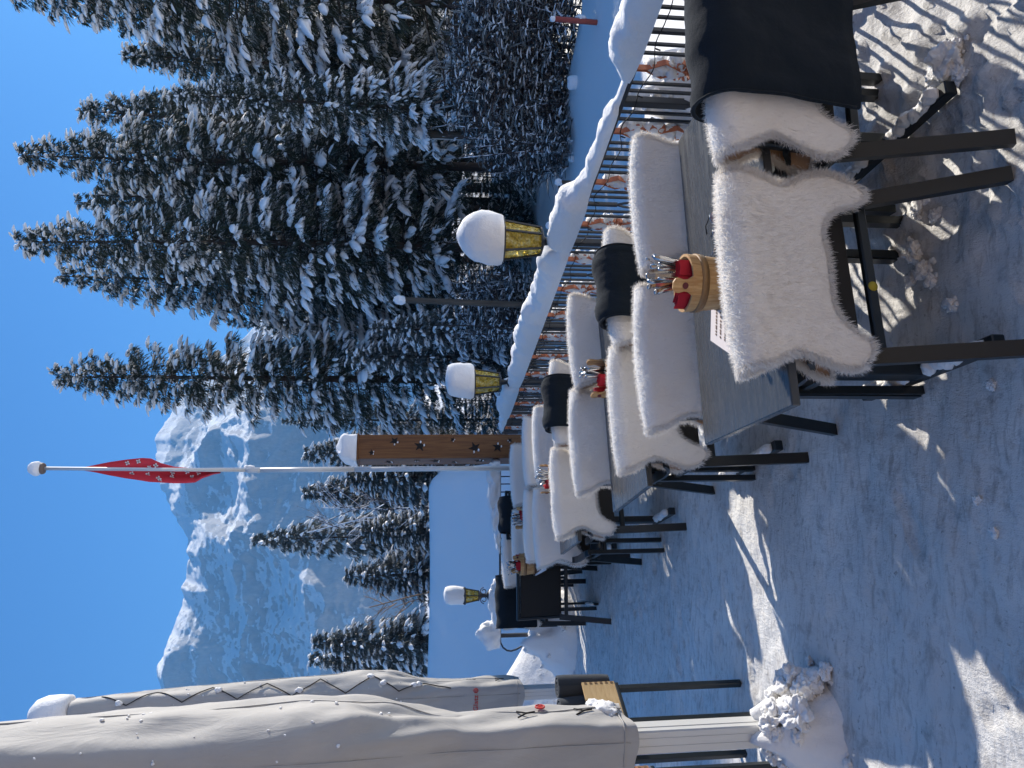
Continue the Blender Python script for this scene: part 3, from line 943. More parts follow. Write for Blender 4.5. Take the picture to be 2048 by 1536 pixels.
# fairy lights wire under the rail
wire = thing("fairy_light_wire", "thin black fairy-light wire strung along under the snowy fence rail", "string lights", fpt(3.1))
pts = [fpt(y, FH - .05 - .03 * abs(math.sin(y * 5.1)) - .012 * math.sin(y * 23), -.03) + inv for y in np.linspace(.7, 8.8, 260)]
MB().tube(pts, .0028, 4).build("cable", M['rope'], wire)
bul = MB()
for i in range(0, 260, 9):
    p = pts[i]; bul.tube([p, p + Vector((.002, .012, -.012)), p + Vector((-.004, .01, -.03))], [.0025, .004, .0035], 5)
o = bul.build("bulbs", M['rope'], wire); tag(o, kind="stuff")

# cross fence at the far end of the terrace
cf = thing("cross_fence", "short black fence closing the far end of the terrace, ending in a curled handrail", "fence", (-2.0, CROSS_Y, 0))
def cpt(px, py): p = atY(px, py, CROSS_Y); return p - Vector((-2.0, CROSS_Y, 0))
r0, r1 = cpt(1000, 942), cpt(1000, 1270)
MB().tube([r0, r0.lerp(r1, .5), r1], .014, 6).build("top_rail", M['iron'], cf)
crv = [(1000, 1270), (1001, 1285), (1006, 1295), (1014, 1301), (1022, 1302), (1032, 1299), (1048, 1290), (1064, 1281), (1076, 1276), (1083, 1277), (1090, 1281)]
MB().tube([cpt(*p) for p in crv], .011, 6).build("handrail_curl", M['iron'], cf)
cbal = MB().box((0, 0, .45), (.013, .013, .8)).mesh("baluster", M['iron'])
for py in (953, 968, 984, 1000, 1015, 1030, 1046, 1062, 1077, 1093, 1108, 1124, 1140, 1156, 1172, 1206, 1222, 1240, 1256):
    p = cpt(1010, py); link("baluster", cbal, cf, (p.x, 0, 0))
for py in (1190, 1271):
    p = cpt(1010, py); link("fence_post", pom, cf, (p.x, 0, 0))
def scroll(mb, c, r, s, turns=1.4, flipz=1):
    mb.tube([(c[0] + s * r * (1 - t * .6) * math.cos(t * turns * 6.28), c[1], c[2] + flipz * r * (1 - t * .6) * math.sin(t * turns * 6.28)) for t in np.linspace(0, 1, 22)], .006, 5)
for py in (1190, 1271):
    for s in (-1, 1):
        sm = MB(); p = cpt(990, py); scroll(sm, (p.x + s * .075, 0, p.z - .0), .05, s); sm.build("scroll", M['iron'], cf)
p = cpt(975, 1264); scr = MB(); scroll(scr, (p.x, 0, p.z), .08, 1, 1.6); scr.tube([cpt(1000, 1271), cpt(970, 1271)], .012, 6); scr.blob(cpt(968, 1271), .022, 3, .05, 1, 1)
scr.build("end_scroll", M['iron'], cf)
def lump(mb, c, r, seed, n=7, zmin=None):
    rnd = random.Random(seed)
    mb.blob(c, r, seed, .22, 1.5, 3, zmin=zmin)
    for i in range(n):
        a = rnd.uniform(0, 6.28); q = rnd.uniform(.55, .95)
        cc = (c[0] + r[0] * q * math.cos(a), c[1] + r[1] * q * math.sin(a), c[2] + r[2] * rnd.uniform(-.2, .5))
        k = rnd.uniform(.22, .45)
        mb.blob(cc, (r[0] * k, r[1] * k, r[2] * k * 1.1), seed + i + 1, .3, 1.8, 2, zmin=zmin)
for py, w, h in ((947, .16, .13), (985, .3, .12), (1025, .3, .09), (1065, .22, .05), (1205, .2, .11), (1235, .22, .08), (1268, .16, .2), (1183, .14, .08)):
    p = cpt(1000, py); MB().blob((p.x, 0, p.z + h * .35), (w, .11, h), py, .25, 2, 3, zmin=p.z + .002).build("rail_snow", M['snow'], cf)

# ------------------------------------------------------------------ lanterns
def lantern(loc, rz, label, cap=(.17, .28), glass_h=.245, wt=.125, wb=.088, zb=.19, k=1.0, pointed=False):
    t = thing("lantern", label, "lantern", loc, rz, "lanterns on the fence posts"); t.scale = (k, k, k)
    n = 6; ph = math.pi / 6
    mb = MB()
    mb.lathe([(.022, 0), (.02, zb * .45), (.05, zb * .55), (.02, zb * .65), (.03, zb * .9), (wb * 1.05, zb), (wb * 1.05, zb + .012)], n=12, smooth=False)
    for i in range(n):
        a = 2 * math.pi * i / n + ph
        mb.tube([(wb * math.cos(a), wb * math.sin(a), zb), (wt * math.cos(a), wt * math.sin(a), zb + glass_h)], .008, 4, smooth=False)
    mb.lathe([(wt * 1.12, zb + glass_h), (wt * 1.22, zb + glass_h + .004), (wt * 1.22, zb + glass_h + .016), (.05, zb + glass_h + .1), (.01, zb + glass_h + .13)], n=n, smooth=False, phase=ph)
    mb.build("frame", M['iron'], t)
    g = MB(); g.lathe([(wb * .93, zb + .01), (wt * .95, zb + glass_h - .002)], n=n, smooth=False, phase=ph); g.build("glass", M['amber'], t)
    z1 = zb + glass_h + .014; W, Hc = cap
    if pointed:
        pr = [(W * .93, 0), (W * 1.0, .03), (W * 1.02, .09), (W * .99, Hc * .5), (W * .86, Hc * .68), (W * .6, Hc * .85), (W * .3, Hc * .95), (.01, Hc)]
    else:
        pr = [(W * .92, 0), (W, .02), (W * 1.02, Hc * .35), (W * .98, Hc * .75), (W * .82, Hc * .93), (W * .4, Hc * 1.0), (.01, Hc * 1.02)]
    zz = np.linspace(0, 1, 16); ptx = np.interp(zz, np.linspace(0, 1, len(pr)), [q[0] for q in pr]); ptz = np.interp(zz, np.linspace(0, 1, len(pr)), [q[1] for q in pr])
    n2 = 36; P = np.zeros((16, n2 + 1, 3))
    for i in range(16):
        for j in range(n2 + 1):
            a = 2 * math.pi * j / n2
            P[i, j] = (ptx[i] * math.cos(a), ptx[i] * math.sin(a), z1 + ptz[i])
    f = 1 + .085 * fbm(np.stack([P[:, :n2, 0].ravel() * 8, P[:, :n2, 1].ravel() * 8, P[:, :n2, 2].ravel() * 6], 1), 5, int(loc[1] * 10), .6).reshape(16, n2)
    f = np.concatenate([f, f[:, :1]], 1)
    P[..., 0] *= f; P[..., 1] *= f
    P[..., 0] += (P[..., 2] - z1) * .09
    mb = MB(); mb.grid(P, flip=True); mb.add(P[0, :n2], [tuple(range(n2))]); mb.build("snow_cap", M['snow'], t)
    return t
lantern(fpt(3.585 + 3 * .4165, FH), YAW, "nearest lantern, amber glass under a big pointed snow cap, in front of the tallest spruce", (.172, .295), .245, .125, .088, .185, 1.0, True)
lantern(fpt(3.585 + 9 * .4165, FH), YAW + .2, "second lantern with round-topped snow cap, in front of the slender spruce's trunk", (.165, .27), .245, .125, .088, .19, 1.0)
p = atY(1000, 1190, CROSS_Y)
l3 = lantern((p.x, CROSS_Y, .86), .3, "small lantern with square-sided snow cap on the far cross fence", (.108, .25), .165, .098, .062, .25, 1.0)
for s in (-1, 1):
    sm = MB(); scroll(sm, (s * .05, 0, .19), .045, s, 1.2); scroll(sm, (s * .045, 0, .12), .03, s, 1.2, -1); sm.build("scroll", M['iron'], l3)

# ------------------------------------------------------------------ star column, flagpole, flag
colx = atY(900, 900, 9.3).x
star = thing("star_column", "tall square column of brown varnished boards with star cut-outs and a snow hood", "column", (colx, 9.35, 0), YAW + .02)
CW, CH_ = .30, 2.57
mb = MB(); h = CW / 2
for i in range(4):     # four boards around a dark hollow
    a = i * math.pi / 2; c, s = math.cos(a), math.sin(a)
    mb.box((c * (h - .012), s * (h - .012), CH_ / 2), (.024, CW - (.0 if i % 2 else .049), CH_), Euler((0, 0, a)), bev=.003)
mb.build("boards", M['column'], star)
def star_pts(r, rot):
    return [(math.cos(rot + k * math.pi / 5) * (r if k % 2 == 0 else r * .4), math.sin(rot + k * math.pi / 5) * (r if k % 2 == 0 else r * .4)) for k in range(10)]
hole = mat("painted_hollow_shade", (.012, .009, .008), .9)  # near-black star plates paint the shade inside the openings
rs = random.Random(4)
fr = [(.66, .095, .05), (.78, .0, .03), (.9, .3, .058), (.62, .25, .03)]
front = [(.06, .25, .034), (.165, .72, .052), (.285, .52, .064), (.44, .78, .03), (.545, .42, .068), (.655, .45, .058), (.715, .74, .032), (.80, .34, .05), (.905, .38, .03)]
snow_st = MB()
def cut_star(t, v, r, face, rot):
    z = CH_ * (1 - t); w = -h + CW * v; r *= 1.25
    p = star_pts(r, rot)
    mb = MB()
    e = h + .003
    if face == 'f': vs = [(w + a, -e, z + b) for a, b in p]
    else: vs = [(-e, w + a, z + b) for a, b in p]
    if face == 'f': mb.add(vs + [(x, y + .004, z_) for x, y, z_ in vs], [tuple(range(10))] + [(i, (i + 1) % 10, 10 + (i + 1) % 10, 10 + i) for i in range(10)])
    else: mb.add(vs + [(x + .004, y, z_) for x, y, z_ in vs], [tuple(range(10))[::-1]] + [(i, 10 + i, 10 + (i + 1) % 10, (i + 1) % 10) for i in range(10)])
    o = mb.build("star_shade_plate", hole, star)
    sn = MB()
    for k in (4, 6) if r > .03 else (5,):
        a, b = [q * .62 for q in p[k]]
        c = (w + a, -e - .001, z + b) if face == 'f' else (-e - .001, w + a, z + b)
        sn.blob(c, (r * .22, .008, r * .13) if face == 'f' else (.008, r * .22, r * .13), k, .3, 2, 1)
    sn.build("caught_snow", M['snow'], o)
for (t, v, r) in front: cut_star(t, v, r, 'f', rs.uniform(0, 6))
for (t, v, r) in [(.14, .5, .05), (.27, .3, .03), (.36, .4, .06), (.45, .6, .035), (.57, .4, .06), (.66, .6, .03), (.74, .5, .055), (.86, .4, .05)]: cut_star(t, v, r, 's', rs.uniform(0, 6))
sn = MB(); sn.box((0, 0, CH_ + .012), (CW + .03, CW + .03, .024), bev=.005); sn.build("cap_board", M['column'], star)
n2 = 40; P = np.zeros((14, n2 + 1, 3))
for i, t in enumerate(np.linspace(0, 1, 14)):
    for j in range(n2 + 1):
        a = 2 * math.pi * j / n2; c, s = math.cos(a), math.sin(a)
        rr = (1 / max(abs(c), abs(s))) * .35 + .65
        r = .185 * rr * (1.02 - .25 * t ** 2 - .55 * t ** 6 - .17 * t ** 12)
        P[i, j] = (r * c + .02 * t, r * s, CH_ + .026 + .25 * t)
f = fbm(P[:, :n2].reshape(-1, 3) * 8, 4, 77).reshape(14, n2) * .03
f = np.concatenate([f, f[:, :1]], 1); P[..., 0] += f; P[..., 2] += f * .6 * np.linspace(0, 1, 14)[:, None]
mb = MB(); mb.grid(P, flip=True); mb.add(P[-1, :n2], [tuple(range(n2))]); mb.build("snow_hood", M['snow'], star)

fpx = atY(700, 939, 9.0).x
ftop = atY(90, 937, 9.0)
pole = thing("flagpole", "tall slim white-grey flagpole with a snow-capped knob in front of the star column", "flagpole", (fpx, 9.0, 0))
MB().tube([(0, 0, 0), (0, 0, 2.6)], .03, 14).tube([(0, 0, 2.6), (0, 0, 3.75)], .028, 14).build("lower_mast", M['alu'], pole)
mb = MB(); mb.tube([(0, 0, 3.75), (ftop.x - fpx, 0, ftop.z)], .0205, 14); mb.build("upper_mast", M['alu'], pole)
mb = MB(); mb.lathe([(.03, 3.68), (.034, 3.70), (.034, 3.80), (.022, 3.84)], n=14); 
jc = mb.build("joint_collar", M['alu'], pole)
MB().blob((.03, 0, 3.8), (.03, .03, .06), 5, .2, 2, 2).build("snow", M['snow'], jc)
kx = ftop.x - fpx
MB().lathe([(.03, 0), (.06, .01), (.066, .03), (.05, .06)], (kx, 0, ftop.z), 16).build("knob", mat("brown_knob", (.16, .12, .1), .6), pole)
MB().blob((kx, 0, ftop.z + .095), (.08, .08, .085), 9, .08, 1.5, 3).build("snow_cap", M['snow'], pole)
MB().tube([(.03, -.03, ftop.z - .05), (.035, -.03, 3.2), (.03, -.02, 1.2)], .004, 4).build("halyard", M['white'], pole)

# hanging flag: a cone-like fold gathered at the mast, printed with small white crosses
flag = thing("flag", "red flag printed with white crosses hanging limp from the flagpole", "flag", (fpx, 9.0, 0))
def fpix(px, py, dy=0): p = atY(px, py, 9.0); return np.array([p.x - fpx, dy, p.z])
rows = [  # photo x (height), right edge y, left edge y, fold depth
    (152, 938, 940, .01), (185, 931, 945, .03), (215, 925, 951, .05), (250, 920, 957, .07), (280, 917, 961, .08), (298, 918, 964, .09), (318, 927, 965, .09), (345, 934, 967, .08), (370, 936, 967, .08), (388, 938, 966, .07), (402, 939, 958, .05), (425, 939, 950, .04), (438, 942, 948, .02)]
nf = 17
P = np.zeros((len(rows), nf, 3))
for i, (px, ya, yb, dp) in enumerate(rows):
    for j in range(nf):
        t = j / (nf - 1)
        e = fpix(px, ya + (yb - ya) * t)
        P[i, j] = e + np.array([0, .035 + dp * math.sin(math.pi * t) + .03 * math.sin(t * 9 + i * .4) * min(1, i / 3), 0])
Pf = np.zeros((49, 41, 3))
for a in range(49):
    ia = a / 48 * (len(rows) - 1); i0 = min(int(ia), len(rows) - 2); fa = ia - i0
    rowp = P[i0] * (1 - fa) + P[i0 + 1] * fa
    for b in range(41):
        ib = b / 40 * (nf - 1); j0 = min(int(ib), nf - 2); fb = ib - j0
        Pf[a, b] = rowp[j0] * (1 - fb) + rowp[j0 + 1] * fb
cl = MB(); cl.grid(Pf)
B2 = Pf.copy(); B2[..., 1] += .004 + .05 * np.sin(np.linspace(0, 3.14, 41))[None]; cl.grid(B2, flip=True)
cl.grid(np.stack([Pf[:, 0], B2[:, 0]], 1)); cl.grid(np.stack([Pf[:, -1], B2[:, -1]], 1), flip=True)
cl.build("cloth", M['flag'], flag)
# curled lower fold on the right of the mast
crs = MB()
def cross(a, b, r=.028, rot=.3):
    c = Pf[a, b] + np.array([0, -.012, 0])
    for q in (rot, rot + math.pi / 2):
        crs.box(c, (r * 2, .003, r * .62), Matrix.Rotation(q, 3, 'Y'))
for (a, b, rot) in ((12, 8, .4), (15, 6, .5), (13, 31, .3), (18, 30, .5), (23, 33, .3), (24, 36, .6), (27, 18, .4), (27, 28, .5), (32, 12, .4), (34, 26, .7), (37, 15, .3), (19, 16, .5), (22, 9, .2)):
    cross(a, b, .026, rot)
crs.build("printed_crosses", M['white'], flag)

# ------------------------------------------------------------------ poles and posts by the path at the wood's edge
def wood_pole(px0, px1, py0, py1, y, w, label, cap, arm=False):
    t_, b_ = atY(px0, py0, y), atY(px1, py1, y)
    t = thing("wooden_pole", label, "pole", (b_.x, y, b_.z - .3), 0, "wooden poles at the wood's edge")
    dx, H = t_.x - b_.x, t_.z - b_.z + .3
    MB().tube([(0, 0, 0), (dx, 0, H)], [w * .55, w * .5], 10).build("pole", M['post'], t)
    MB().blob((dx, 0, H + .05), (w * .75, w * .75, w * 1.0), 3, .2, 1.5, 3).build("snow_cap", M['snow'], t)
    return t, dx, H
t, dx, H = wood_pole(838, 1166, 268, 282, 19, .21, "tall weathered pole with a metal strip, before the spruces right of the nearest lantern", .15)
MB().box((dx * .6 - .12, -.05, H * .57), (.025, .02, H * .8), Euler((0, dx / H, 0))).build("conduit", M['alu'], t)
wl = thing("path_lamp", "small grey box lamp with a snow cone beside the foot of the tall weathered pole", "lamp", atY(1152, 292, 18.6) - Vector((0, 0, .2)))
MB().box((0, 0, .45), (.2, .2, .32), bev=.02).build("housing", M['greybox'], wl)
MB().box((0, 0, .14), (.07, .07, .3)).build("stem", M['iron'], wl)
MB().lathe([(.13, .61), (.125, .7), (.09, .85), (.02, .92)], n=20).build("snow_cap", M['snow'], wl)
wood_pole(804, 1090, 600, 612, 17, .14, "thinner weathered pole standing left of the nearest lantern", .1)
t_, b_ = atY(1110, 38, 13.6), atY(1212, 47, 13.6)
op = thing("orange_post", "short orange-red marker post with snow on it at the top right before the thicket", "post", (b_.x, 13.6, b_.z - .3))
MB().tube([(0, 0, 0), (t_.x - b_.x, 0, t_.z - b_.z + .3)], .05, 10).build("post", M['redpaint'], op)
MB().blob((t_.x - b_.x, 0, t_.z - b_.z + .34), (.05, .05, .06), 3, .15, 1.5, 2).blob((.08, 0, .78), (.06, .05, .1), 4, .2, 1.5, 2).build("snow_cap", M['snow'], op)
for (px, py, y, lab, r) in ((1150, 166, 15.2, "stubby snow-topped box post in front of the thicket right of the poles", .15), (1156, 266, 18, "tiny snow-topped stake right of the path lamp", .06), (1144, 318, 16, "small snow-topped stake just left of the path lamp", .075),
                          (1117, 364, 14.6, "small snow-topped stake above the notch in the fence snow", .07), (1100, 451, 13.5, "small snow-topped stake touching the nearest lantern's right side", .07)):
    c = atY(px, py, y)
    t = thing("snow_topped_stake", lab, "stake", (c.x, y, c.z - 1.1), 0, "snow-topped stakes beyond the fence")
    MB().tube([(0, 0, 0), (0, 0, 1.08)], r * .55, 8).build("stake", M['post'], t)
    MB().blob((0, 0, 1.1), (r, r, r * 1.15), int(px), .15, 1.5, 2).build("snow_cap", M['snow'], t)
cb = thing("hanging_cable", "thin black cable crossing the wood left of the thinner pole", "cable", (0, 0, 0))
MB().tube([atY(870 + 165 * k / 8, 650 + 9 * k / 8 - 2.5 * math.sin(k / 8 * 3.14), 13) for k in range(9)], .012, 5).build("cable", M['rope'], cb)

# ------------------------------------------------------------------ chairs, sheepskins, blankets
def chair_parts():
    P = {}
    mb = MB()
    mb.box((0, .035, .665), (.49, .022, .40), Euler((R_(9.5), 0, 0)), bev=.008); P['backrest'] = mb.mesh("backrest", M['panel'])
    mb = MB(); th = R_(9.5)
    for s in (-1, 1):
        mb.box((s * .257, .033, .67), (.03, .03, .45), Euler((th, 0, 0)), bev=.006)
    mb.box((0, -.003, .885), (.545, .03, .03), Euler((th, 0, 0)), bev=.006)
    mb.box((0, .058, .405), (.545, .026, .034), bev=.005); P['back_frame'] = mb.mesh("back_frame", M['metal'])
    mb = MB(); mb.box((0, .27, .460), (.47, .38, .020), bev=.008); P['seat'] = mb.mesh("seat", M['panel'])
    mb = MB()
    for s in (-1, 1): mb.box((s * .255, .27, .455), (.03, .40, .030), bev=.004)
    mb.box((0, .478, .455), (.54, .028, .030), bev=.004); P['seat_frame'] = mb.mesh("seat_frame", M['metal'])
    for s, nm in ((-1, 'l'), (1, 'r')):
        mb = MB(); pts = [(s * .262, .066, .47), (s * .272, -.03, .235), (s * .282, -.126, 0)]
        mb.strap(pts, .05, .028, (1, 0, 0)); P['rear_leg_' + nm] = mb.mesh("rear_leg", M['metal'])
        mb = MB(); mb.strap([(s * .272, .478, 0), (s * .272, .474, .3), (s * .272, .47, .585)], .03, .045, (1, 0, 0)); P['front_leg_' + nm] = mb.mesh("front_leg", M['metal'])
        mb = MB(); mb.strap([(s * .268, .03, .66), (s * .275, .06, .635), (s * .282, .12, .61), (s * .286, .22, .60), (s * .284, .34, .597), (s * .279, .44, .592), (s * .275, .49, .57)], .048, .016, (1, 0, 0)); P['armrest_' + nm] = mb.mesh("armrest", M['metal'])
    return P
CH = chair_parts()
def chair(x, y, rz, label, group="dark metal armchairs along the terrace row"):
    t = thing("armchair", label, "chair", (x, y, gz(x, y)), rz, group)
    for k, me in CH.items():
        link(k[:-2] if k[-2:] in ('_l', '_r') else k, me, t)
    return t

def drape(l, r, zt, lean, spread):
    """path over the chair back: l<0 front, l>0 rear -> (y,z,ny,nz)"""
    h = math.pi * r / 2
    a = np.clip(l, -h, h) / r
    y = -r * np.sin(a); z = zt + r * np.cos(a)
    dr = np.clip(l - h, 0, None); df = np.clip(-l - h, 0, None)
    y = y + dr * lean - spread * dr ** 2 + df * (lean + .02); z = z - dr - df
    return y, z

def skin_mesh(name, seed, hw=.305, flap=.12, nblade=9000, nedge=5000, front=.34, rear=.275, asym=0.0):
    rng = np.random.default_rng(seed)
    ns, nq = 45, 91
    s = np.linspace(-1, 1, ns); q = np.linspace(-1, 1, nq)
    S, Q = np.meshgrid(s, q, indexing='ij')
    wob = fbm(np.stack([s * 2.2, np.full(ns, seed * 1.7), np.zeros(ns)], 1), 3, seed)
    fl = np.exp(-((np.abs(s) - .86) / .24) ** 2)
    Lr = rear + flap * fl * (1 + .18 * np.sign(s) * asym) + .012 * wob + .045
    fl2 = np.exp(-((np.abs(s) - .85) / .25) ** 2)
    Lf = front + .03 * fl2 + .02 * wob
    Lq = np.where(Q > 0, Q * Lr[:, None], Q * Lf[:, None])
    wob2 = fbm(np.stack([Q.ravel() * 2.5, np.sign(S.ravel()) * 3.1 + seed, np.zeros(S.size)], 1), 3, seed + 4).reshape(S.shape)
    W = hw * (1 - .16 * np.exp(-((np.abs(Lq) - .19) / .085) ** 2) + .03 * sstep(.28, .38, np.abs(Lq))) + .010 * wob2
    # round the four flap corners
    rr = np.clip((np.abs(Lq) - .30) / .14, 0, 1); W = W * (1 - .10 * rr ** 2)
    Xg = S * W
    Yg, Zg = drape(Lq, .041, .859, .155, .12)
    Zg = Zg - .012 * np.abs(S) ** 3
    Yg = Yg + .010 * fbm(np.stack([Xg.ravel() * 5, Lq.ravel() * 5, np.full(S.size, seed)], 1), 2, seed + 8).reshape(S.shape)
    # the sides curl outwards a little so that the pelt shows
    curl = np.abs(S) ** 5
    G = np.stack([Xg, Yg, Zg], -1)
    du = np.gradient(G, axis=0); dv = np.gradient(G, axis=1)
    N = np.cross(dv, du); N /= np.maximum(np.linalg.norm(N, axis=-1, keepdims=True), 1e-9)
    # outward = away from chair back plane
    sgn = np.sign((N[..., 1] * np.where(Lq > 0, -1, 1)).sum() + N[..., 2].sum() * .5)
    N *= sgn
    bulge = .011 + .009 * (1 - np.abs(S) ** 4)
    O = G + N * bulge[..., None]
    n = ns * nq
    V = [G.reshape(-1, 3), O.reshape(-1, 3)]
    idx = np.arange(n).reshape(ns, nq)
    quad = np.stack([idx[:-1, :-1], idx[1:, :-1], idx[1:, 1:], idx[:-1, 1:]], -1).reshape(-1, 4)
    if sgn < 0: qi, qo = quad, quad[:, ::-1] + n
    else: qi, qo = quad[:, ::-1], quad + n
    per = np.concatenate([idx[:, 0], idx[-1, 1:], idx[-2::-1, -1], idx[0, -2:0:-1]])
    nx = np.roll(per, -1)
    rim = np.stack([per, nx, nx + n, per + n], -1)
    Fq = np.concatenate([qi, qo, rim]); mi = np.concatenate([np.ones(len(qi)), np.zeros(len(qo)), np.zeros(len(rim))])
    Vb = np.concatenate(V)
    # pile
    def sample(a, b):
        ia = a * (ns - 1); ib = b * (nq - 1); i0 = np.minimum(ia.astype(int), ns - 2); j0 = np.minimum(ib.astype(int), nq - 2)
        fa = (ia - i0)[:, None]; fb = (ib - j0)[:, None]
        def L(A): return A[i0, j0] * (1 - fa) * (1 - fb) + A[i0 + 1, j0] * fa * (1 - fb) + A[i0, j0 + 1] * (1 - fa) * fb + A[i0 + 1, j0 + 1] * fa * fb
        return L(O), L(N), L(dv), L(du)
    a = rng.random(nblade); b = rng.random(nblade)
    p, nn, tv, tu = sample(a, b)
    tv = tv / np.maximum(np.linalg.norm(tv, axis=1, keepdims=True), 1e-9) * np.sign(b - .5)[:, None]
    tu = tu / np.maximum(np.linalg.norm(tu, axis=1, keepdims=True), 1e-9)
    swirl = fbm(p * 7, 2, seed + 20)
    d1 = nn * rng.uniform(.04, .20, nblade)[:, None] + tv * .9 + tu * (swirl * .45)[:, None] + rng.normal(0, .12, (nblade, 3))
    l1 = rng.uniform(.012, .026, nblade)
    # rim tufts
    k = per[rng.integers(0, len(per), nedge)]
    pi, pj = np.unravel_index(k, (ns, nq))
    pe = O.reshape(-1, 3)[k] * rng.uniform(.3, 1, (nedge, 1)); w_ = rng.uniform(0, 1, (nedge, 1)); pe = G.reshape(-1, 3)[k] * w_ + O.reshape(-1, 3)[k] * (1 - w_)
    pe = pe + rng.normal(0, .006, (nedge, 3))
    out = np.zeros((nedge, 3))
    out += (tu_all := du / np.maximum(np.linalg.norm(du, axis=-1, keepdims=True), 1e-9))[pi, pj] * np.where(pi == 0, -1, np.where(pi == ns - 1, 1, 0))[:, None]
    out += (dv / np.maximum(np.linalg.norm(dv, axis=-1, keepdims=True), 1e-9))[pi, pj] * np.where(pj == 0, -1, np.where(pj == nq - 1, 1, 0))[:, None]
    d2 = out * .75 + N.reshape(-1, 3)[k] * rng.uniform(-.1, .7, (nedge, 1)) + rng.normal(0, .28, (nedge, 3)) + np.array([0, 0, -.3])
    l2 = rng.uniform(.008, .024, nedge)
    # ridge tufts standing up along the fold
    nt = nblade // 3
    a = rng.random(nt); b = .5 + rng.normal(0, .045, nt)
    p3, n3, t3, u3 = sample(a, np.clip(b, 0, 1))
    d3 = n3 * .9 + rng.normal(0, .45, (nt, 3))
    l3 = rng.uniform(.010, .024, nt)
    p = np.concatenate([p, pe, p3]); d = np.concatenate([d1, d2, d3]); l = np.concatenate([l1, l2, l3])
    Vt, Ft = blades(p, d, l, rng.uniform(.0007, .0016, len(p)), seed, .25)
    nb = len(Vb)
    # one mesh: quads as triangle pairs
    tri = np.concatenate([Fq[:, [0, 1, 2]], Fq[:, [0, 2, 3]]]); mt = np.concatenate([mi, mi])
    return np_mesh(name, np.concatenate([Vb, Vt]), np.concatenate([tri, Ft + nb]), [M['hide'], M['leather'], M['fur']], np.concatenate([mt, np.full(len(Ft), 2)]))
SK = [skin_mesh("skin_a", 3, .318, .14, 15000, 50000, asym=.6), skin_mesh("skin_b", 8, .31, .12, 9000, 36000, rear=.29),
      skin_mesh("skin_c", 13, .31, .11, 6000, 24000), skin_mesh("skin_d", 21, .30, .13, 6000, 24000, asym=-.5), skin_mesh("skin_e", 29, .315, .10, 3500, 12000)]

def blanket_mesh(name, seed, hw, rear, front, r=.082, thick=.016):
    r += .010
    ns, nq = 33, 70
    s = np.linspace(-1, 1, ns); q = np.linspace(-1, 1, nq)
    S, Q = np.meshgrid(s, q, indexing='ij')
    Lq = np.where(Q > 0, Q * (rear + .13), Q * (front + .13))
    w = hw * (1 + .015 * np.sin(Lq * 9 + seed) + .02 * sstep(.15, .5, np.abs(Lq)))
    Y_, Z_ = drape(Lq, r, .862, .155, .05)
    rip = .006 * np.sin(S * 5 + seed + Lq * 6) + .006 * fbm(np.stack([S.ravel() * 3, Lq.ravel() * 7, np.full(S.size, seed)], 1), 3, seed).reshape(S.shape)
    G = np.stack([S * w, Y_, Z_], -1)
    du = np.gradient(G, axis=0); dv = np.gradient(G, axis=1)
    N = np.cross(dv, du); N /= np.maximum(np.linalg.norm(N, axis=-1, keepdims=True), 1e-9)
    sg = np.sign((N[..., 1] * np.where(Lq > 0, -1, 1)).sum() + N[..., 2].sum() * .5); N *= sg
    G = G + N * rip[..., None]
    t = thick * np.clip(np.minimum((1 - np.abs(S)) * 9, (1 - np.abs(Q)) * 14), .25, 1) ** .5
    A, B_ = G + N * t[..., None], G - N * (t * .25)[..., None]
    mb = MB(); mb.grid(A, flip=sg < 0); mb.grid(B_, flip=sg > 0)
    mb.grid(np.stack([A[0], B_[0]], 1), flip=sg > 0); mb.grid(np.stack([A[-1], B_[-1]], 1), flip=sg < 0)
    mb.grid(np.stack([A[:, 0], B_[:, 0]], 1), flip=sg < 0); mb.grid(np.stack([A[:, -1], B_[:, -1]], 1), flip=sg > 0)
    # double hem line
    for k in (0, -1):
        mb.tube([A[k, j] + N[k, j] * .002 for j in range(0, nq, 2)], .004, 5)
    return mb.mesh(name, M['blanket'])
BL = [blanket_mesh("blanket_a", 2, .27, .44, .3), blanket_mesh("blanket_b", 5, .195, .30, .28), blanket_mesh("blanket_c", 7, .28, .36, .3)]

TN = {1: "nearest table", 2: "second table", 3: "third table", 4: "fourth table"}
seats = [  # photo-derived back-top position, table, far side?, seat, skin, blanket
    (.356, 2.186, 1, 0, "left", 0, None), (1.02, 2.265, 1, 0, "right", 1, (0, .12)), (.109, 3.093, 1, 1, "left", 2, None), (.784, 3.198, 1, 1, "right", 3, None),
    (-.112, 3.581, 2, 0, "left", 3, None), (.486, 3.675, 2, 0, "right", 2, (1, -.0)), (-.353, 4.479, 2, 1, "left", 2, None), (.257, 4.60, 2, 1, "right", 3, None),
    (-.767, 5.24, 3, 0, "left", 2, None), (-.143, 5.33, 3, 0, "right", 4, (1, 0.0)), (-1.169, 6.049, 3, 1, "left", 4, None), (-.495, 6.13, 3, 1, "right", 4, None),
    (-1.26, 6.60, 4, 0, "left", 4, None), (-.617, 6.70, 4, 0, "right", 4, None), (-1.608, 7.605, 4, 1, "left", 4, None), (-.93, 7.61, 4, 1, "right", 4, None)]
rj = random.Random(12)
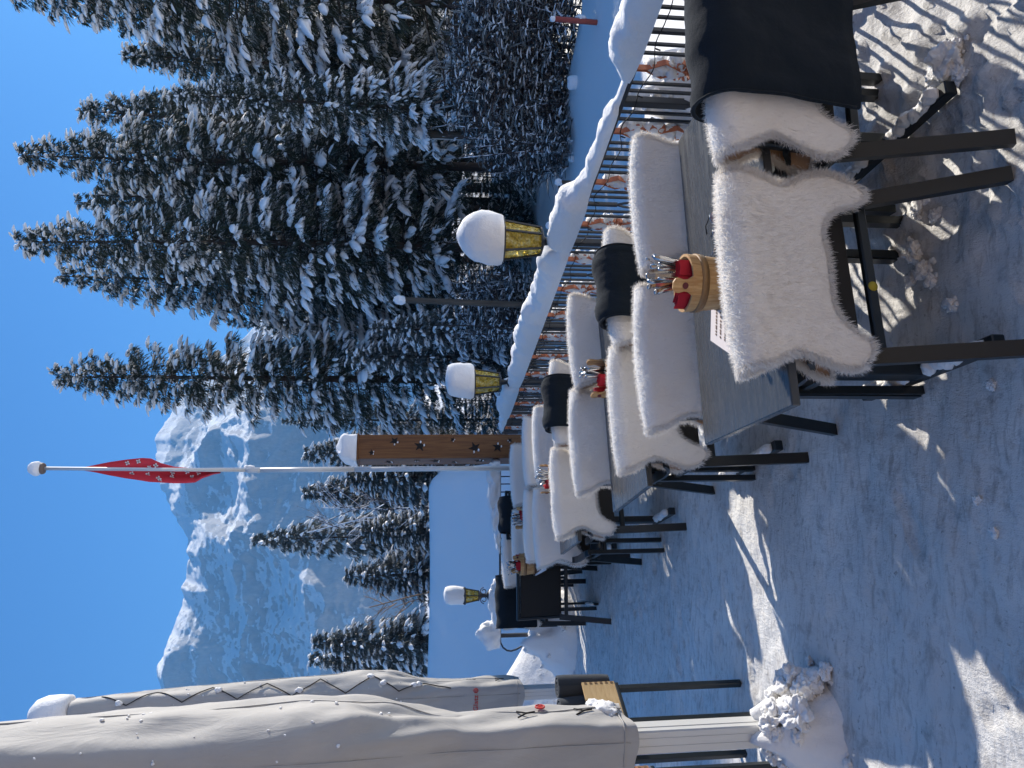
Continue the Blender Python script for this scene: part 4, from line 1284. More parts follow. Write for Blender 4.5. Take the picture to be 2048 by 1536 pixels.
for (x, y, tb, far, seat, sk, bl) in seats:
    yaw = YAW - R_(5 if tb == 1 else 0) + R_(rj.uniform(-3, 3)) + (math.pi if far else 0)
    if sk == 1: yaw -= R_(7)
    sd = "far" if far else "near"
    t = chair(x, y, yaw, f"dark armchair at the {TN[tb]}, {sd} side, {seat} seat")
    z0 = t.location.z
    if x == .356:
        mb = MB(); mb.lathe([(.001, 0), (.016, 0), (.016, .0012), (.001, .0014)], n=18)
        so = mb.build("sticker", mat("yellow_sticker", (.42, .33, .02), .6), t, (-.03, .0445, .405)); so.rotation_euler = (math.pi / 2, 0, 0)
    o = link("sheepskin", SK[sk], None, (x, y, z0), yaw)
    look = {0: "large flared white sheepskin", 1: "white sheepskin half covered by a black blanket"}.get(sk, "white sheepskin")
    if bl and sk != 1: look = "white sheepskin under a dark blanket"
    tag(o, f"{look} over the {seat} {sd}-side chair, {TN[tb]}", "sheepskin", "white sheepskins on the chair backs")
    if bl:
        off = Vector((math.cos(yaw), math.sin(yaw), 0)) * bl[1]
        o = link("blanket", BL[bl[0]], None, (x + off.x, y + off.y, z0), yaw)
        tag(o, f"dark wool blanket over the sheepskin on the {seat} near-side chair, {TN[tb]}", "blanket", "dark blankets on the chair backs")
# the group at the far left and the one behind the fourth table
qa = chair(-2.0, 7.16, YAW - .25, "bare dark armchair with no sheepskin at the left of the far tables")
for (x, y, dx, lab_c, lab_b, lab_s) in (
        (-2.42, 8.35, -.02, "dark armchair under black blanket farthest left by the cross fence", "black blanket on the leftmost far chair below the small lantern", "sheepskin under the black blanket of the leftmost far chair below the small lantern"),
        (-1.46, 8.3, .0, "dark armchair with black blanket in the far gap left of the flagpole foot", "black blanket over the far chair in the gap left of the flagpole foot", None)):
    c = chair(x, y, YAW, lab_c); z0 = c.location.z
    o = link("blanket", BL[2 if lab_s else 1], None, (x + dx, y, z0 + .01), YAW); tag(o, lab_b, "blanket", "dark blankets on the chair backs")
    if lab_s:
        o = link("sheepskin", SK[4], None, (x, y, z0), YAW); tag(o, lab_s, "sheepskin", "white sheepskins on the chair backs")
c = chair(-1.95, 8.33, YAW, "dark armchair under sheepskin right beside the leftmost far chair")
o = link("sheepskin", SK[4], None, (-1.95, 8.33, c.location.z), YAW); tag(o, "white sheepskin on the far chair between the two black blankets", "sheepskin", "white sheepskins on the chair backs")

# ------------------------------------------------------------------ tables
def table_parts(W=1.3, D=.7, H=.74):
    P = []
    mb = MB(); mb.box((0, 0, H - .014), (W, D, .028), bev=.003); P.append(("table_top", mb.mesh("table_top", M['top'])))
    mb = MB(); mb.box((0, 0, H - .05), (W - .34, .05, .04), bev=.003)
    for s in (-1, 1): mb.box((s * (W / 2 - .2), 0, H - .05), (.05, D - .12, .035), bev=.003)
    P.append(("underframe", mb.mesh("underframe", M['metal'])))
    for s in (-1, 1):
        mb = MB(); mb.box((s * (W / 2 - .2), 0, (H - .07 + .06) / 2), (.045, .095, H - .13), bev=.004); P.append(("leg", mb.mesh("leg", M['metal'])))
        mb = MB(); mb.box((s * (W / 2 - .2), 0, .045), (.05, D + .02, .045), bev=.004); P.append(("foot", mb.mesh("foot", M['metal'])))
    return P
TP = table_parts()
def foot_snow(seed, s, W=1.3):
    rnd = random.Random(seed); x = s * (W / 2 - .2); out = []
    for sg in (-1, 1):
        mb = MB()
        for k in range(6):
            y = sg * (.07 + .045 * k)
            mb.blob((x + rnd.uniform(-.006, .006), y, .066 + .012 * rnd.random()), (.026, .035, .02 + .012 * rnd.random()), seed + k, .25, 2, 2, zmin=.0665)
        out.append(mb.mesh("foot_snow", M['snow']))
    return out
FS = [foot_snow(3, -1), foot_snow(4, 1)]
def table(x, y, rz, label):
    t = thing("terrace_table", label, "table", (x, y, gz(x, y)), rz, "grey-topped terrace tables in the row")
    k = 0
    for nm, me in TP:
        o = link(nm, me, t)
        if nm == "foot": [link("foot_snow", f, o) for f in FS[k]]; k += 1
    return t
TABS = [(.487, 2.575, YAW - R_(6)), (0.0, 4.07, YAW), (-.60, 5.665, YAW), (-1.19, 7.24, YAW), (-2.1, 7.85, YAW - .1)]
for (x, y, rz), lab in zip(TABS, ("nearest terrace table, with the pail, menu card and sunglasses on its grey top", "second terrace table of the row, its left corner sticking out past the sheepskins", "third terrace table of the row, a small corner showing below sheepskins", "fourth terrace table of the row, two pails on it", "last terrace table at the far left beside the bare chair")):
    tt = table(x, y, rz, lab)
    if y == 7.85: tt.scale = (.5, 1, 1)

# ------------------------------------------------------------------ wooden pails of cutlery
def pail_parts():
    P = {}
    n = 30; mb = MB()
    prof = [(.086, 0), (.09, .004), (.104, .165), (.1035, .168), (.094, .168), (.084, .02), (.001, .018)]
    mb.lathe(prof, n=n, smooth=False); P['staves'] = mb.mesh("staves", M['pine'])
    mb = MB(); mb.lathe([(.0985, .102), (.1025, .1), (.1055, .128), (.1015, .13)], n=n); P['hoop'] = mb.mesh("hoop", M['hoop'])
    mb = MB(); mb.lathe([(.089, .008), (.0935, .006), (.095, .024), (.091, .026)], n=n); P['base_hoop'] = mb.mesh("base_hoop", M['hoop'])
    for s, nm in ((-1, 'ear_front'), (1, 'ear_back')):
        out = [(-.033, .13), (-.032, .17), (-.022, .188), (-.020, .205), (-.026, .225), (-.024, .24), (-.011, .25), (.011, .25), (.024, .24), (.026, .225), (.020, .205), (.022, .188), (.032, .17), (.033, .13)]
        vs = [(a, s * (.1035 + .02 * (b - .13) - a * a * 4.0), b) for a, b in out] + [(a, s * (.094 + .02 * (b - .13) - a * a * 4.0), b) for a, b in out]
        k = len(out)
        fs = [tuple(range(k)), tuple(range(2 * k - 1, k - 1, -1))] + [(i, k + i, k + (i + 1) % k, (i + 1) % k) for i in range(k)]
        if s > 0: fs = [f[::-1] for f in fs]
        P[nm] = MB().add(vs, fs).mesh("ear", M['pine'])
        mb = MB(); c = (0, s * .106, .2)
        vs = [(.0115 * math.cos(a), s * .1075, .2 + .0115 * math.sin(a)) for a in np.linspace(0, 6.283, 13)[:-1]] + [(.0115 * math.cos(a), s * .094, .2 + .0115 * math.sin(a)) for a in np.linspace(0, 6.283, 13)[:-1]]
        fs = [tuple(range(12)) if s < 0 else tuple(range(12))[::-1]] + [(i, 12 + i, 12 + (i + 1) % 12, (i + 1) % 12) for i in range(12)]
        P['peg' + nm] = mb.add(vs, fs).mesh("peg", M['peg'])
    return P
PP = pail_parts()
def handle_mesh(kind):
    mb = MB()
    if kind == 0:      # knife handle end up
        mb.tube([(0, 0, -.02), (0, 0, .06), (.001, 0, .10), (.002, 0, .118), (.002, 0, .122)], [.004, .0055, .0072, .0066, .003], 8, flat=.6)
    elif kind == 1:    # spoon or fork handle
        mb.strap([(0, 0, -.02), (.001, 0, .05), (.004, 0, .1), (.009, 0, .125)], .011, .0025, (0, 1, 0))
        mb.blob((.010, 0, .124), (.0028, .0085, .008), 3, .05, 1, 1)
    else:              # fork head up
        mb.strap([(0, 0, -.02), (0, 0, .07), (.003, 0, .085)], .008, .003, (0, 1, 0))
        mb.strap([(.003, 0, .083), (.006, 0, .097)], .022, .002, (0, 1, 0))
        for k in (-1.5, -.5, .5, 1.5): mb.strap([(.006, k * .0058, .095), (.003, k * .0058, .13)], .003, .002, (0, 1, 0))
    return mb.mesh(("knife_handle", "spoon_handle", "fork_head")[kind], M['steel'])
HM = [handle_mesh(k) for k in range(3)]
def napkin_mesh(seed):
    rnd = random.Random(seed); mb = MB()
    for k in range(5):
        a = .005 * k
        mb.strap([(-.026, a, 0), (-.027, a + rnd.uniform(-.002, .003), .04), (-.025 + rnd.uniform(-.002, .002), a + rnd.uniform(-.003, .004), .071 - .004 * k)], .002, .03, (0, 1, 0))
    mb.box((0, .01, .03), (.05, .024, .07), Euler((.03, .05, 0)), bev=.002)
    for k in range(3): mb.box((.001, -.006 + k * .012, .034 + .003 * k), (.054, .003, .068), Euler((.02 * k, .03, 0)), bev=.0018)
    return mb.mesh("napkin", M['red'])
NK = [napkin_mesh(1), napkin_mesh(2)]
def pail(x, y, z, rz, label, which, n, seed):
    t = thing("wooden_pail", label, "pail", (x, y, z), rz, "wooden cutlery pails")
    for k, me in PP.items():
        if k.startswith('pegear'): continue
        o = link('ear' if k.startswith('ear') else k, me, t)
        if k.startswith('ear'): link("peg", PP['peg' + k], o)
    t.scale = (1.0, 1.0, .88)
    rnd = random.Random(seed)
    Rm = Matrix.Rotation(rz, 3, 'Z')
    for i in range(n):
        a = rnd.uniform(-.45, 2.0); r = rnd.uniform(.02, .078)
        p = Rm @ Vector((r * math.cos(a), r * math.sin(a), 0)) + Vector((x, y, z + .105 + rnd.uniform(-.01, .03)))
        o = link("cutlery_piece", HM[0 if rnd.random() < .68 else (1 if rnd.random() < .7 else 2)], None, p)
        o.rotation_euler = (rnd.uniform(-.25, .25), rnd.uniform(-.1, .35), rnd.uniform(0, 6.28))
        o.scale = (1.45, 1.45, 1.12)
        tag(o, f"steel cutlery piece sticking out of the {which}", "cutlery", f"cutlery in the {which}")
    for j, (dx, dy, a) in enumerate(((-.055 + .11, -.045, .3), (-.052, -.05, -.45))):
        p = Rm @ Vector((dx, dy, 0)) + Vector((x, y, z + .115))
        o = link("napkin", NK[j], None, p, rz + a)
        tag(o, f"folded red paper napkin tucked in the {which}", "napkin", f"napkins in the {which}")
zt = .741
def on_table(i, px, py):
    p = atZ(px, py, zt + gz(TABS[i][0], TABS[i][1])); return p
p = on_table(0, 1449, 567); ZT = p.z
pail(p.x, p.y + .015, ZT, -.22, "nearest wooden pail, packed with cutlery and red napkins beside the menu card", "nearest pail", 16, 3)
p = on_table(1, 1262, 757); pail(p.x + .0, p.y + .02, p.z, -1.05, "second wooden pail, showing above the left sheepskin of the second table", "second pail", 14, 6)
p = atZ(1094, 958, .91); pail(p.x, p.y, zt, -1.3, "third wooden pail, its rim just above the sheepskins of the third table", "third pail", 12, 9)
p = atZ(1043, 1036, .91); pail(p.x, p.y, zt, 1.2, "wooden pail on the right of the fourth table, mostly hidden by fur", "right far pail", 11, 14)
p = atZ(1032, 1124, .91); pail(p.x, p.y - .1, zt, .9, "wooden pail standing clear at the left end of the fourth table", "left far pail", 12, 17)

# menu card, far leaflet, sunglasses
def card(name, corners, z, label, cat, ink=True, lines=((.2, 8),)):
    cs = [atZ(px, py, z) for px, py in corners]
    o0 = cs[0].copy(); mb = MB()
    top = [c - o0 + Vector((0, 0, .0022)) for c in cs]; bot = [c - o0 for c in cs]
    mb.add(top + bot, [(0, 1, 2, 3), (7, 6, 5, 4), (0, 4, 5, 1), (1, 5, 6, 2), (2, 6, 7, 3), (3, 7, 4, 0)])
    t = thing(name, label, cat, o0); mb.build("sheet", M['paper'], t)
    if ink:
        rnd = random.Random(3); q = MB()
        a, b, d = top[0], top[1] - top[0], top[3] - top[0]
        for row in range(3):
            u = .2
            while u < .8:
                ln = rnd.uniform(.02, .05); c0 = a + b * u + d * (.22 + row * .16)
                pts = [c0 + b * (ln * k / 5) + d * (.025 * math.sin(k * 2.1 + row)) + Vector((0, 0, .0012)) for k in range(6)]
                q.tube(pts, .0014, 4); u += ln + rnd.uniform(.015, .05)
            if row == 0: pass
        q.build("handwriting", M['ink'], t)
    return t
card("menu_card", [(1422, 681), (1424, 590), (1470, 560), (1478, 720)], ZT + .001, "cream menu card with brown handwriting lying left of the nearest pail", "menu card")
card("leaflet", [(1071, 1152), (1068, 1128), (1086, 1118), (1093, 1140)], zt + .002, "small pale leaflet at the left end of the fourth table", "leaflet", ink=False)
sgp = atZ(1447, 452, ZT)
sg = thing("sunglasses", "rose-tinted sunglasses lying on the nearest table behind the large flared sheepskin", "sunglasses", (sgp.x, sgp.y, ZT), .45)
fr_ = MB()
for s in (-1, 1):
    fr_.tube([(s * .033 + .029 * math.cos(a) * (1.0), 0, .024 + .021 * math.sin(a)) for a in np.linspace(0, 6.283, 22)], .0018, 6)
fr_.tube([(-.006, 0, .03), (0, 0, .034), (.006, 0, .03)], .0018, 6); fr_.build("frame", M['steel'], sg)
for s in (-1, 1):
    q = MB(); q.lathe([(.001, 0), (.028, .001), (.028, .0022), (.001, .003)], n=20)
    o = q.build("lens", M['lens'], sg, (s * .033, 0, .024)); o.rotation_euler = (math.pi / 2, 0, 0); o.scale = (1, .72, 1)
    MB().tube([(s * .063, 0, .03), (s * .068, .02, .03), (s * .066, .09, .024), (s * .058, .125, .008)], [.002, .002, .002, .003], 6).build("temple", M['blanket'] if s > 0 else M['steel'], sg)

# ------------------------------------------------------------------ closed parasols
SEC = np.array([(.90, .118, 7), (1.0, .126, 8), (1.25, .130, 8), (1.5, .127, 8), (1.66, .122, 6), (1.76, .138, 4.5), (1.92, .175, 3.4), (2.12, .222, 2.8), (2.35, .228, 2.6), (2.6, .218, 2.5), (3.05, .2, 2.4), (3.73, .17, 2.4), (4.4, .14, 2.4), (4.78, .12, 2.3), (4.83, .06, 2.2)])
def cover_r(z, a, seed):
    z = np.asarray(z, float); a = np.asarray(a, float)
    r0 = np.interp(z, SEC[:, 0], SEC[:, 1]); e = np.interp(z, SEC[:, 0], SEC[:, 2])
    c, s = np.abs(np.cos(a)), np.abs(np.sin(a))
    r = r0 / (c ** e + s ** e) ** (1 / e)
    up = sstep(1.7, 2.2, z)
    fold = .010 * np.sin(a * 3 + z * 1.3 + seed) + .006 * np.sin(a * 7 - z * 2.1 + seed * 2) * (1 + .6 * np.sin(z * 5)) 
    crease = np.exp(-((z - 1.95) / .28) ** 2) * (.008 * np.sin(a * 11 + z * 9 + seed) + .007 * np.sin(a * 5 - z * 16))
    low = (1 - up) * .007 * np.sin(a * 4 + z * 12 + seed)
    return r + up * fold + crease + low
def parasol(x, y, seed, label, cap):
    t = thing("closed_parasol", label, "parasol", (x, y, 0), 0, "closed parasols in beige covers")
    NZ, NAz = 150, 96
    zz = np.interp(np.linspace(0, 1, NZ), np.linspace(0, 1, 5), [.9, 1.6, 2.4, 4.78, 4.83]); aa = np.linspace(0, 2 * math.pi, NAz + 1)
    Zg, Ag = np.meshgrid(zz, aa, indexing='ij')
    Rg = cover_r(Zg, Ag, seed)
    G = np.stack([Rg * np.cos(Ag), Rg * np.sin(Ag), Zg + .02 * np.sin(Ag * 2 + 1) * (Zg < .95)], -1)
    p = np.stack([G[:, :NAz, 0].ravel(), G[:, :NAz, 1].ravel(), G[:, :NAz, 2].ravel() * .6], 1)
    nzv = (fbm(p * 7, 4, seed + 3) * .006).reshape(NZ, NAz); nzv = np.concatenate([nzv, nzv[:, :1]], 1)
    G[..., 0] *= 1 + nzv / .15; G[..., 1] *= 1 + nzv / .15
    mb = MB(); mb.grid(G, flip=True); mb.add(G[-1, :NAz], [tuple(range(NAz))]); mb.add(G[0, :NAz], [tuple(range(NAz))[::-1]])
    cov = mb.build("cover", M['cover'], t)
    mb = MB(); mb.box((0, 0, .5), (.105, .105, 1.0), bev=.006)
    for s in (-1, 1): mb.box((s * .0535, .0, .5), (.004, .03, .96)); mb.box((s * .018, -.0535, .5), (.006, .004, .96))
    mb.build("mast", M['alu'], t)
    for a in (-2.35, -1.25, .25):
        zs = np.linspace(.92, 4.7, 90); rs_ = cover_r(zs, np.full(90, a), seed) + .001
        MB().tube([((r) * math.cos(a), (r) * math.sin(a), z) for z, r in zip(zs, rs_)], .0035, 4).build("seam", M['cover'], cov)
    az_ = np.linspace(0, 2 * math.pi, 61); rs_ = cover_r(np.full(61, .945), az_, seed) + .001
    MB().tube([(r * math.cos(a), r * math.sin(a), .945) for a, r in zip(az_, rs_)], .004, 4).build("hem", M['cover'], cov)
    mk_lace = cap
    lac = MB()
    a0 = -.62
    zk = np.arange(1.55 if cap else 1.55, 4.7, .23)
    pts = []
    for i, z in enumerate(zk):
        a = a0 + (.36 if i % 2 else -.30) * (1 if z > 2 else .6)
        if pts:
            zp, ap = pts[-1]
            for f in np.linspace(0, 1, 7)[1:]:
                pts.append((zp + (z - zp) * f, ap + (a - ap) * f))
        else: pts.append((z, a))
    rr = cover_r([q[0] for q in pts], [q[1] for q in pts], seed)
    if mk_lace: lac.tube([((r + .009) * math.cos(a), (r + .009) * math.sin(a), z) for (z, a), r in zip(pts, rr)], .005, 5)
    for z in (1.12, 1.38):
        for s in (-1, 1):
            lac.tube([(.133, -.03 * s, z + .02), (.137, 0, z - .02), (.136, .012, z - .06)], .004, 5)
    tag(lac.build("lacing", M['rope'], t), kind="stuff")
    sp = MB(); rnd = random.Random(seed)
    for k in range(34):
        z = rnd.uniform(1.9, 4.0); a = rnd.uniform(-1.6, .2); r = float(cover_r(z, a, seed)) + .002; s = rnd.uniform(.003, .008)
        sp.blob((r * math.cos(a), r * math.sin(a), z), (s, s, s * 1.2), k, .3, 1.5, 1)
    for k in range(7 if cap else 0):
        z, a = pts[int(rnd.uniform(.05, .95) * len(pts))]; r = float(cover_r(z, a, seed)) + .01
        sp.blob((r * math.cos(a), r * math.sin(a), z + .02), (.022, .022, .03), k + 60, .3, 1.6, 2)
    o = sp.build("clinging_snow", M['snow'], t); tag(o, kind="stuff")
    if cap:
        mb = MB(); mb.lathe([(.12, 4.80), (.15, 4.82), (.155, 4.9), (.15, 5.0), (.12, 5.08), (.06, 5.13), (.01, 5.14)], n=24); mb.build("snow_cap", M['snow'], t)
    return t, cov
pp = atY(1250, 1490, 3.39)
PX1 = atY(1000, 1491, 3.29).x
par1, cov1 = parasol(PX1, 3.29, 1.0, "nearest closed parasol in a beige cover, cut off by the photo's left side", False)
par2, cov2 = parasol((145 - 768) / 1500 * 6.86, 6.86, 4.0, "second closed parasol with laced beige cover, snow cap and red Glatz lettering", True)
def text_mesh(s, size):
    cu = bpy.data.curves.new("lettering", 'FONT'); cu.body = s; cu.size = size; cu.extrude = .001; cu.offset = .0005; cu.space_character = 1.12
    o = bpy.data.objects.new("lettering", cu); sc.collection.objects.link(o)
    bpy.context.view_layer.update()
    me = bpy.data.meshes.new_from_object(o.evaluated_get(bpy.context.evaluated_depsgraph_get()))
    bpy.data.objects.remove(o); me.materials.clear(); me.materials.append(M['redprint'])
    return me
lt = link("lettering", text_mesh("Glatz", .060), cov2); lt.rotation_euler = (math.pi / 2, 0, 0); lt.location = (-.088, -.143, 1.308)
def emblem(r):
    mb = MB()
    mb.tube([(r * math.cos(a), 0, r * math.sin(a)) for a in np.linspace(0, 6.283, 18)], r * .2, 5)
    for k in (-.5, 0, .5): mb.box((k * r, 0, 0), (r * .22, .003, r * (1.3 - abs(k))))
    return mb.mesh("emblem", M['redprint'])
link("emblem", emblem(.019), cov2, (.096, -.141, 1.327))
e1 = link("emblem", emblem(.02), cov1, (.139, .055, 1.29)); e1.rotation_euler = (0, 0, math.pi / 2)
o = MB().blob((.112, .05, .99), (.03, .07, .05), 5, .3, 1.8, 3).blob((.115, .09, 1.03), (.025, .04, .04), 8, .3, 1.8, 3).build("caught_snow", M['snow'], cov1)

# ------------------------------------------------------------------ side tables with crates of rolled blankets
def side_table(x, y, label, rz, W=.36, L=.36):
    t = thing("side_table", label, "table", (x, y, 0), rz, "black crate stands under the parasols")
    MB().box((0, 0, .727), (W, L, .022), bev=.003).build("table_top", M['metal'], t)
    for a in (-1, 1):
        for b in (-1, 1):
            MB().box((a * (W / 2 - .02), b * (L / 2 - .03), .358), (.034, .034, .716), bev=.004).build("leg", M['metal'], t)
    return t
def crate(x, y, z, rz, label, m, L=.40, W=.34, H=.185):
    t = thing("wooden_crate", label, "crate", (x, y, z), rz, "finger-jointed crates of blankets")
    for nm, c, s in (("side", (W / 2 - .007, 0, H / 2), (.014, L, H)), ("side", (-W / 2 + .007, 0, H / 2), (.014, L, H)),):
        mb = MB()
        n = 24
        top = [H - .012 * (1 - math.cos(min(1, abs(2 * k / n - 1) * 1.0) * math.pi)) * -.0 - .014 * max(0, math.sin((k / n) * math.pi * 3 - 1.2)) * (k / n > .38) for k in range(n + 1)]
        P = np.zeros((n + 1, 2, 3)); P2 = P.copy()
        for k in range(n + 1):
            yy = L / 2 - L * k / n
            for j, zz_ in enumerate((0, top[k])):
                P[k, j] = (c[0] + .007, yy, zz_); P2[k, j] = (c[0] - .007, yy, zz_)
        mb.grid(P, smooth=False); mb.grid(P2, smooth=False, flip=True); mb.grid(np.stack([P[:, 1], P2[:, 1]], 1), smooth=False, flip=True); mb.grid(np.stack([P[:, 0], P2[:, 0]], 1), smooth=False)
        mb.grid(np.stack([P[0], P2[0]], 1), smooth=False); mb.grid(np.stack([P[-1], P2[-1]], 1), smooth=False, flip=True)
        mb.build(nm, m, t)
    for s in (-1, 1):
        MB().box((0, s * (L / 2 - .007), H / 2 - .002), (W - .03, .014, H - .006)).build("end_board", m, t)
    MB().box((0, 0, .008), (W - .03, L - .03, .012)).build("bottom", m, t)
    dk = mat("joint_end_grain", (.17, .1, .045), .7)
    j = MB()
    for s in (-1, 1):
        for k in range(6):
            j.box((W / 2 + .0005, s * (L / 2 - .008), .016 + k * H / 6.2), (.003, .013, H / 13))
    o = j.build("finger_joints", dk, t)
    return t
def roll_mesh(seed, r=.075, h=.3):
    rnd = random.Random(seed); mb = MB()
    n = 60; pts = []
    for i in range(n):
        f = i / (n - 1); a = f * 2 * math.pi * 2.6 + seed; rad = r * (.16 + .84 * f)
        pts.append((rad * math.cos(a) * 1.15, rad * math.sin(a)))
    A = np.zeros((n, 8, 3)); B_ = A.copy()
    for i, (px, py) in enumerate(pts):
        d = math.hypot(px, py); nx_, ny_ = px / d, py / d
        for j in range(8):
            z = h * j / 7; edge = .6 if j in (0, 7) else 1.0
            w = .0085 * edge
            A[i, j] = (px + nx_ * w, py + ny_ * w, z); B_[i, j] = (px - nx_ * w, py - ny_ * w, z)
    mb.grid(A); mb.grid(B_, flip=True)
    for e in (0, -1): mb.grid(np.stack([A[:, e], B_[:, e]], 1), flip=(e == -1))
    mb.grid(np.stack([A[-1], B_[-1]], 1)); mb.grid(np.stack([A[0], B_[0]], 1), flip=True)
    return mb.mesh("roll", M['blanket2'])
RL = [roll_mesh(1, .056), roll_mesh(2.6, .06)]
ca = atZ(1227, 1362, .74); cb_ = atZ(1254, 1452, .74)
ang = math.atan2(ca.x - cb_.x, ca.y - cb_.y)
cm = (ca + cb_) / 2
rzc = -ang
off = Matrix.Rotation(rzc, 3, 'Z') @ Vector((-.17, 0, 0))
side_table(cm.x + off.x + .005, cm.y + off.y, "black stand behind the nearest parasol's mast, holding the pale crate", rzc, .33, (ca - cb_).length - .02)
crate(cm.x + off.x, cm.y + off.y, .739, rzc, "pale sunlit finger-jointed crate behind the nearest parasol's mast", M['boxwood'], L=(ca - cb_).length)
for (qx, qy, k, rz, tilt, lab) in ((-1.722, 4.205, 0, .3, .05, "grey rolled blanket standing upright at the far end of the pale crate"), (-1.80, 4.13, 1, 2.2, -.08, "dark grey rolled blanket with spiral end in the middle of the pale crate")):
    o = link("rolled_blanket", RL[k], None, (qx, qy, .757), rz); o.rotation_euler = (tilt, tilt * .5, rz)
    tag(o, lab, "blanket", "rolled blankets in the crates")
q = atZ(1352, 1518, .74)
side_table(q.x - .40, q.y + .2, "black stand at the lower left corner of the photo, holding the brown crate", 0.0)
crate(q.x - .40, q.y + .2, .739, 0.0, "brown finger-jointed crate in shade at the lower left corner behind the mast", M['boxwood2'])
o = link("rolled_blanket", RL[1], None, (q.x - .42, q.y + .26, .76), 1.0); tag(o, "dark rolled blanket in the brown corner crate", "blanket", "rolled blankets in the crates")

# ------------------------------------------------------------------ heaps and lumps of snow
def heap(name, c, R, H, seed, label, n=26, extra=()):
    rnd = random.Random(seed); mb = MB()
    x, y = c; z = gz(x, y)
    nn = 46; P = np.zeros((nn, nn, 3))
    for i in range(nn):
        for j in range(nn):
            a, b = i / (nn - 1) * 2 - 1, j / (nn - 1) * 2 - 1
            P[i, j] = (a * R[0] * 1.25, b * R[1] * 1.25, 0)
    pp_ = P.reshape(-1, 3)
    rad = np.sqrt((pp_[:, 0] / R[0]) ** 2 + (pp_[:, 1] / R[1]) ** 2)
    nf_ = fbm(np.stack([pp_[:, 0], pp_[:, 1], np.full(len(pp_), seed)], 1) * 5, 5, seed, .55)
    hh = H * np.clip(1 - rad ** 1.7, -.3, 1) * (1 + .35 * nf_) + .03 * nf_ * (rad < 1)
    pp_[:, 2] = np.where(rad > 1.08, -.6, np.maximum(hh, -.06))
    mb.grid(P, flip=False)
    for k in range(n):
        a = rnd.uniform(0, 6.28); q = rnd.uniform(.3, 1.12); s = rnd.uniform(.012, .05) * (1.2 - q * .5)
        px_, py_ = R[0] * q * math.cos(a), R[1] * q * math.sin(a)
        zz_ = max(0, H * (1 - q ** 1.7)) + s * .3
        mb.blob((px_, py_, zz_), (s, s, s * .8), seed * 50 + k, .45, 1.6, 3, octv=5)
    for (ex, ey, ez, er) in extra: mb.blob((ex, ey, ez), (er, er * .9, er * .8), int(er * 1000) + seed, .42, 1.5, 4, octv=6)
    t = link(name, mb.mesh(name, M['snow']), None, (x, y, z))
    return tag(t, label, "snow heap", "shovelled snow heaps")
heap("snow_heap", (PX1 + .02, 3.25), (.27, .24), .30, 5, "crumbly shovelled snow heap around the foot of the nearest parasol's mast", 40, ((.22, -.05, .08, .06), (.24, .03, .12, .045), (.12, -.12, .17, .07), (.30, -.1, .03, .035), (.18, .1, .12, .05)))
hp = atY(1420, 195, 3.75)
heap("snow_heap", (hp.x + .02, 3.72), (.30, .48), .80, 9, "white snow heap piled against the fence behind the nearest table's right corner", 30)
hp = atY(1090, 1270, 9.0)
heap("snow_heap", (hp.x, 8.95), (.55, .35), .5, 13, "bluish snow heap at the curled end of the cross fence", 14)
rl = random.Random(8)
lp = [(1905, 125, .07), (1880, 160, .05), (1915, 95, .04), (1930, 150, .035), (1845, 395, .05), (1860, 430, .035), (1838, 420, .03), (1830, 505, .05), (1850, 540, .045), (1870, 560, .03), (1820, 560, .035), (1900, 610, .03), (1975, 770, .022), (1990, 1065, .02), (1955, 1000, .018)]
for px, py, s in lp:
    q = atZ(px, py, .01); mb = MB(); s *= .8
    mb.blob((0, 0, s * .3), (s, s * .9, s * .6), int(px), .5, 1.5, 4, octv=6)
    for k in range(5):
        a = rl.uniform(0, 6.28); r = s * rl.uniform(.7, 1.5); ss = s * rl.uniform(.15, .4)
        mb.blob((r * math.cos(a), r * math.sin(a), ss * .3), (ss, ss, ss * .8), k + int(py), .4, 1.6, 2)
    o = link("snow_lump", mb.mesh("snow_lump", M['snow']), None, (q.x, q.y, gz(q.x, q.y)), rl.uniform(0, 6))
    tag(o, "broken white snow lump lying on the packed snow near the nearest chairs' feet", "snow lump", "loose snow lumps on the terrace")

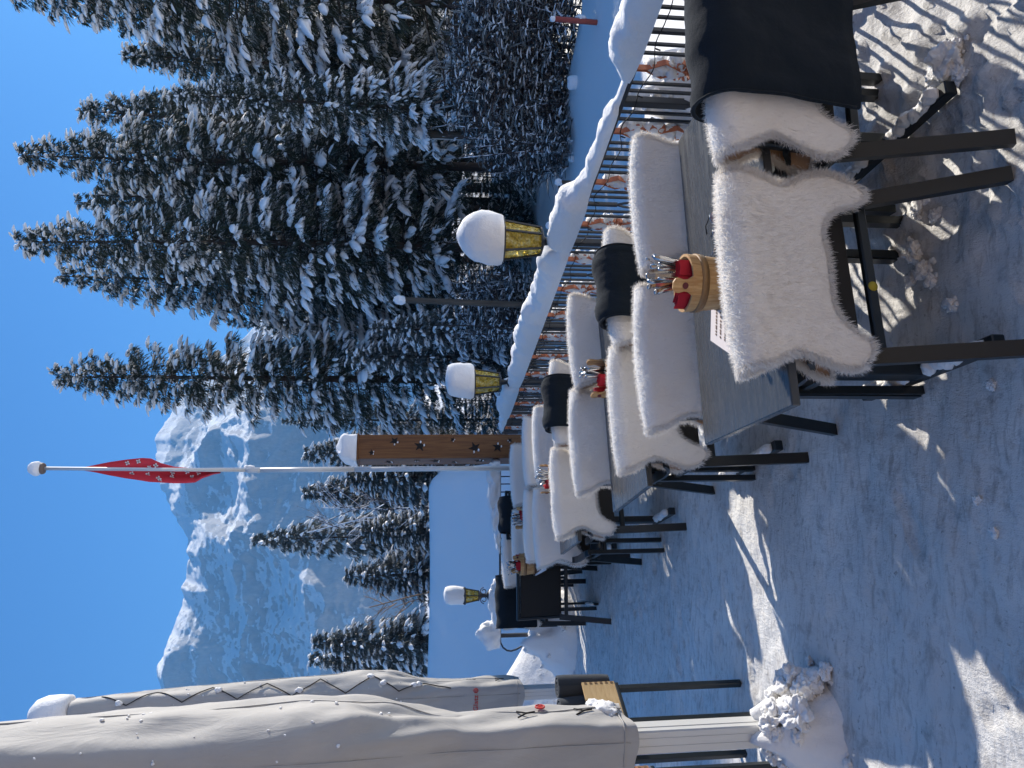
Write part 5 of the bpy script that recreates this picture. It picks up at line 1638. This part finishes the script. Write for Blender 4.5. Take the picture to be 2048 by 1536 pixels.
# ------------------------------------------------------------------ unseen restaurant behind the camera, added to bounce warm sunlight forward
rest = thing("bounce_restaurant", "unseen timber restaurant behind the camera, added to bounce warm light onto the terrace", "building", (0, -4.5, 0))
M['render'] = mat("bounce_facade", (.26, .19, .13), .85, spec=.2)
bump(M['render'], noise(M['render'], coords(M['render']), 60, 4), .3, .004)
MB().box((0, -4, 3.2), (24, 8, 6.4)).build("wall", M['render'], rest)
rf = MB()
rf.add([(-13, 1.2, 6.2), (13, 1.2, 6.2), (13, -4, 9.2), (-13, -4, 9.2), (-13, -9.2, 6.2), (13, -9.2, 6.2)], [(0, 1, 2, 3), (3, 2, 5, 4)])
rf.add([(-13, 1.2, 6.6), (13, 1.2, 6.6), (13, -4, 9.6), (-13, -4, 9.6), (-13, -9.2, 6.6), (13, -9.2, 6.6)], [(3, 2, 1, 0), (4, 5, 2, 3)])
rf.add([(-13, 1.2, 6.2), (13, 1.2, 6.2), (13, 1.2, 6.6), (-13, 1.2, 6.6)], [(3, 2, 1, 0)])
rf.build("roof", M['snow'], rest)
for z in (1.6, 4.4):
    for x in (-9, -6, -3, 0, 3, 6, 9):
        w = MB().box((x, .02, z), (1.1, .08, 1.3)).build("window", M['wall'], rest)
        MB().box((x, .06, z), (.95, .02, 1.15)).build("pane", M['lens'], w)
HAZE = 2.5e-4
# ------------------------------------------------------------------ far air
hz = MB().box((0, 1600, 480), (7600, 4200, 1000)).mesh("haze", [])
hm = bpy.data.materials.new("far_air"); hm.use_nodes = True
hn = hm.node_tree; 
for n_ in list(hn.nodes):
    if n_.type == 'BSDF_PRINCIPLED': hn.nodes.remove(n_)
pv = hn.nodes.new("ShaderNodeVolumePrincipled")
pv.inputs["Color"].default_value = (.20, .53, 1.0, 1); pv.inputs["Density"].default_value = HAZE
pv.inputs["Anisotropy"].default_value = 0.0
hn.links.new(pv.outputs[0], hn.nodes["Material Output"].inputs["Volume"])
hz.materials.append(hm)
hzo = link("haze", hz); tag(hzo, kind="stuff")
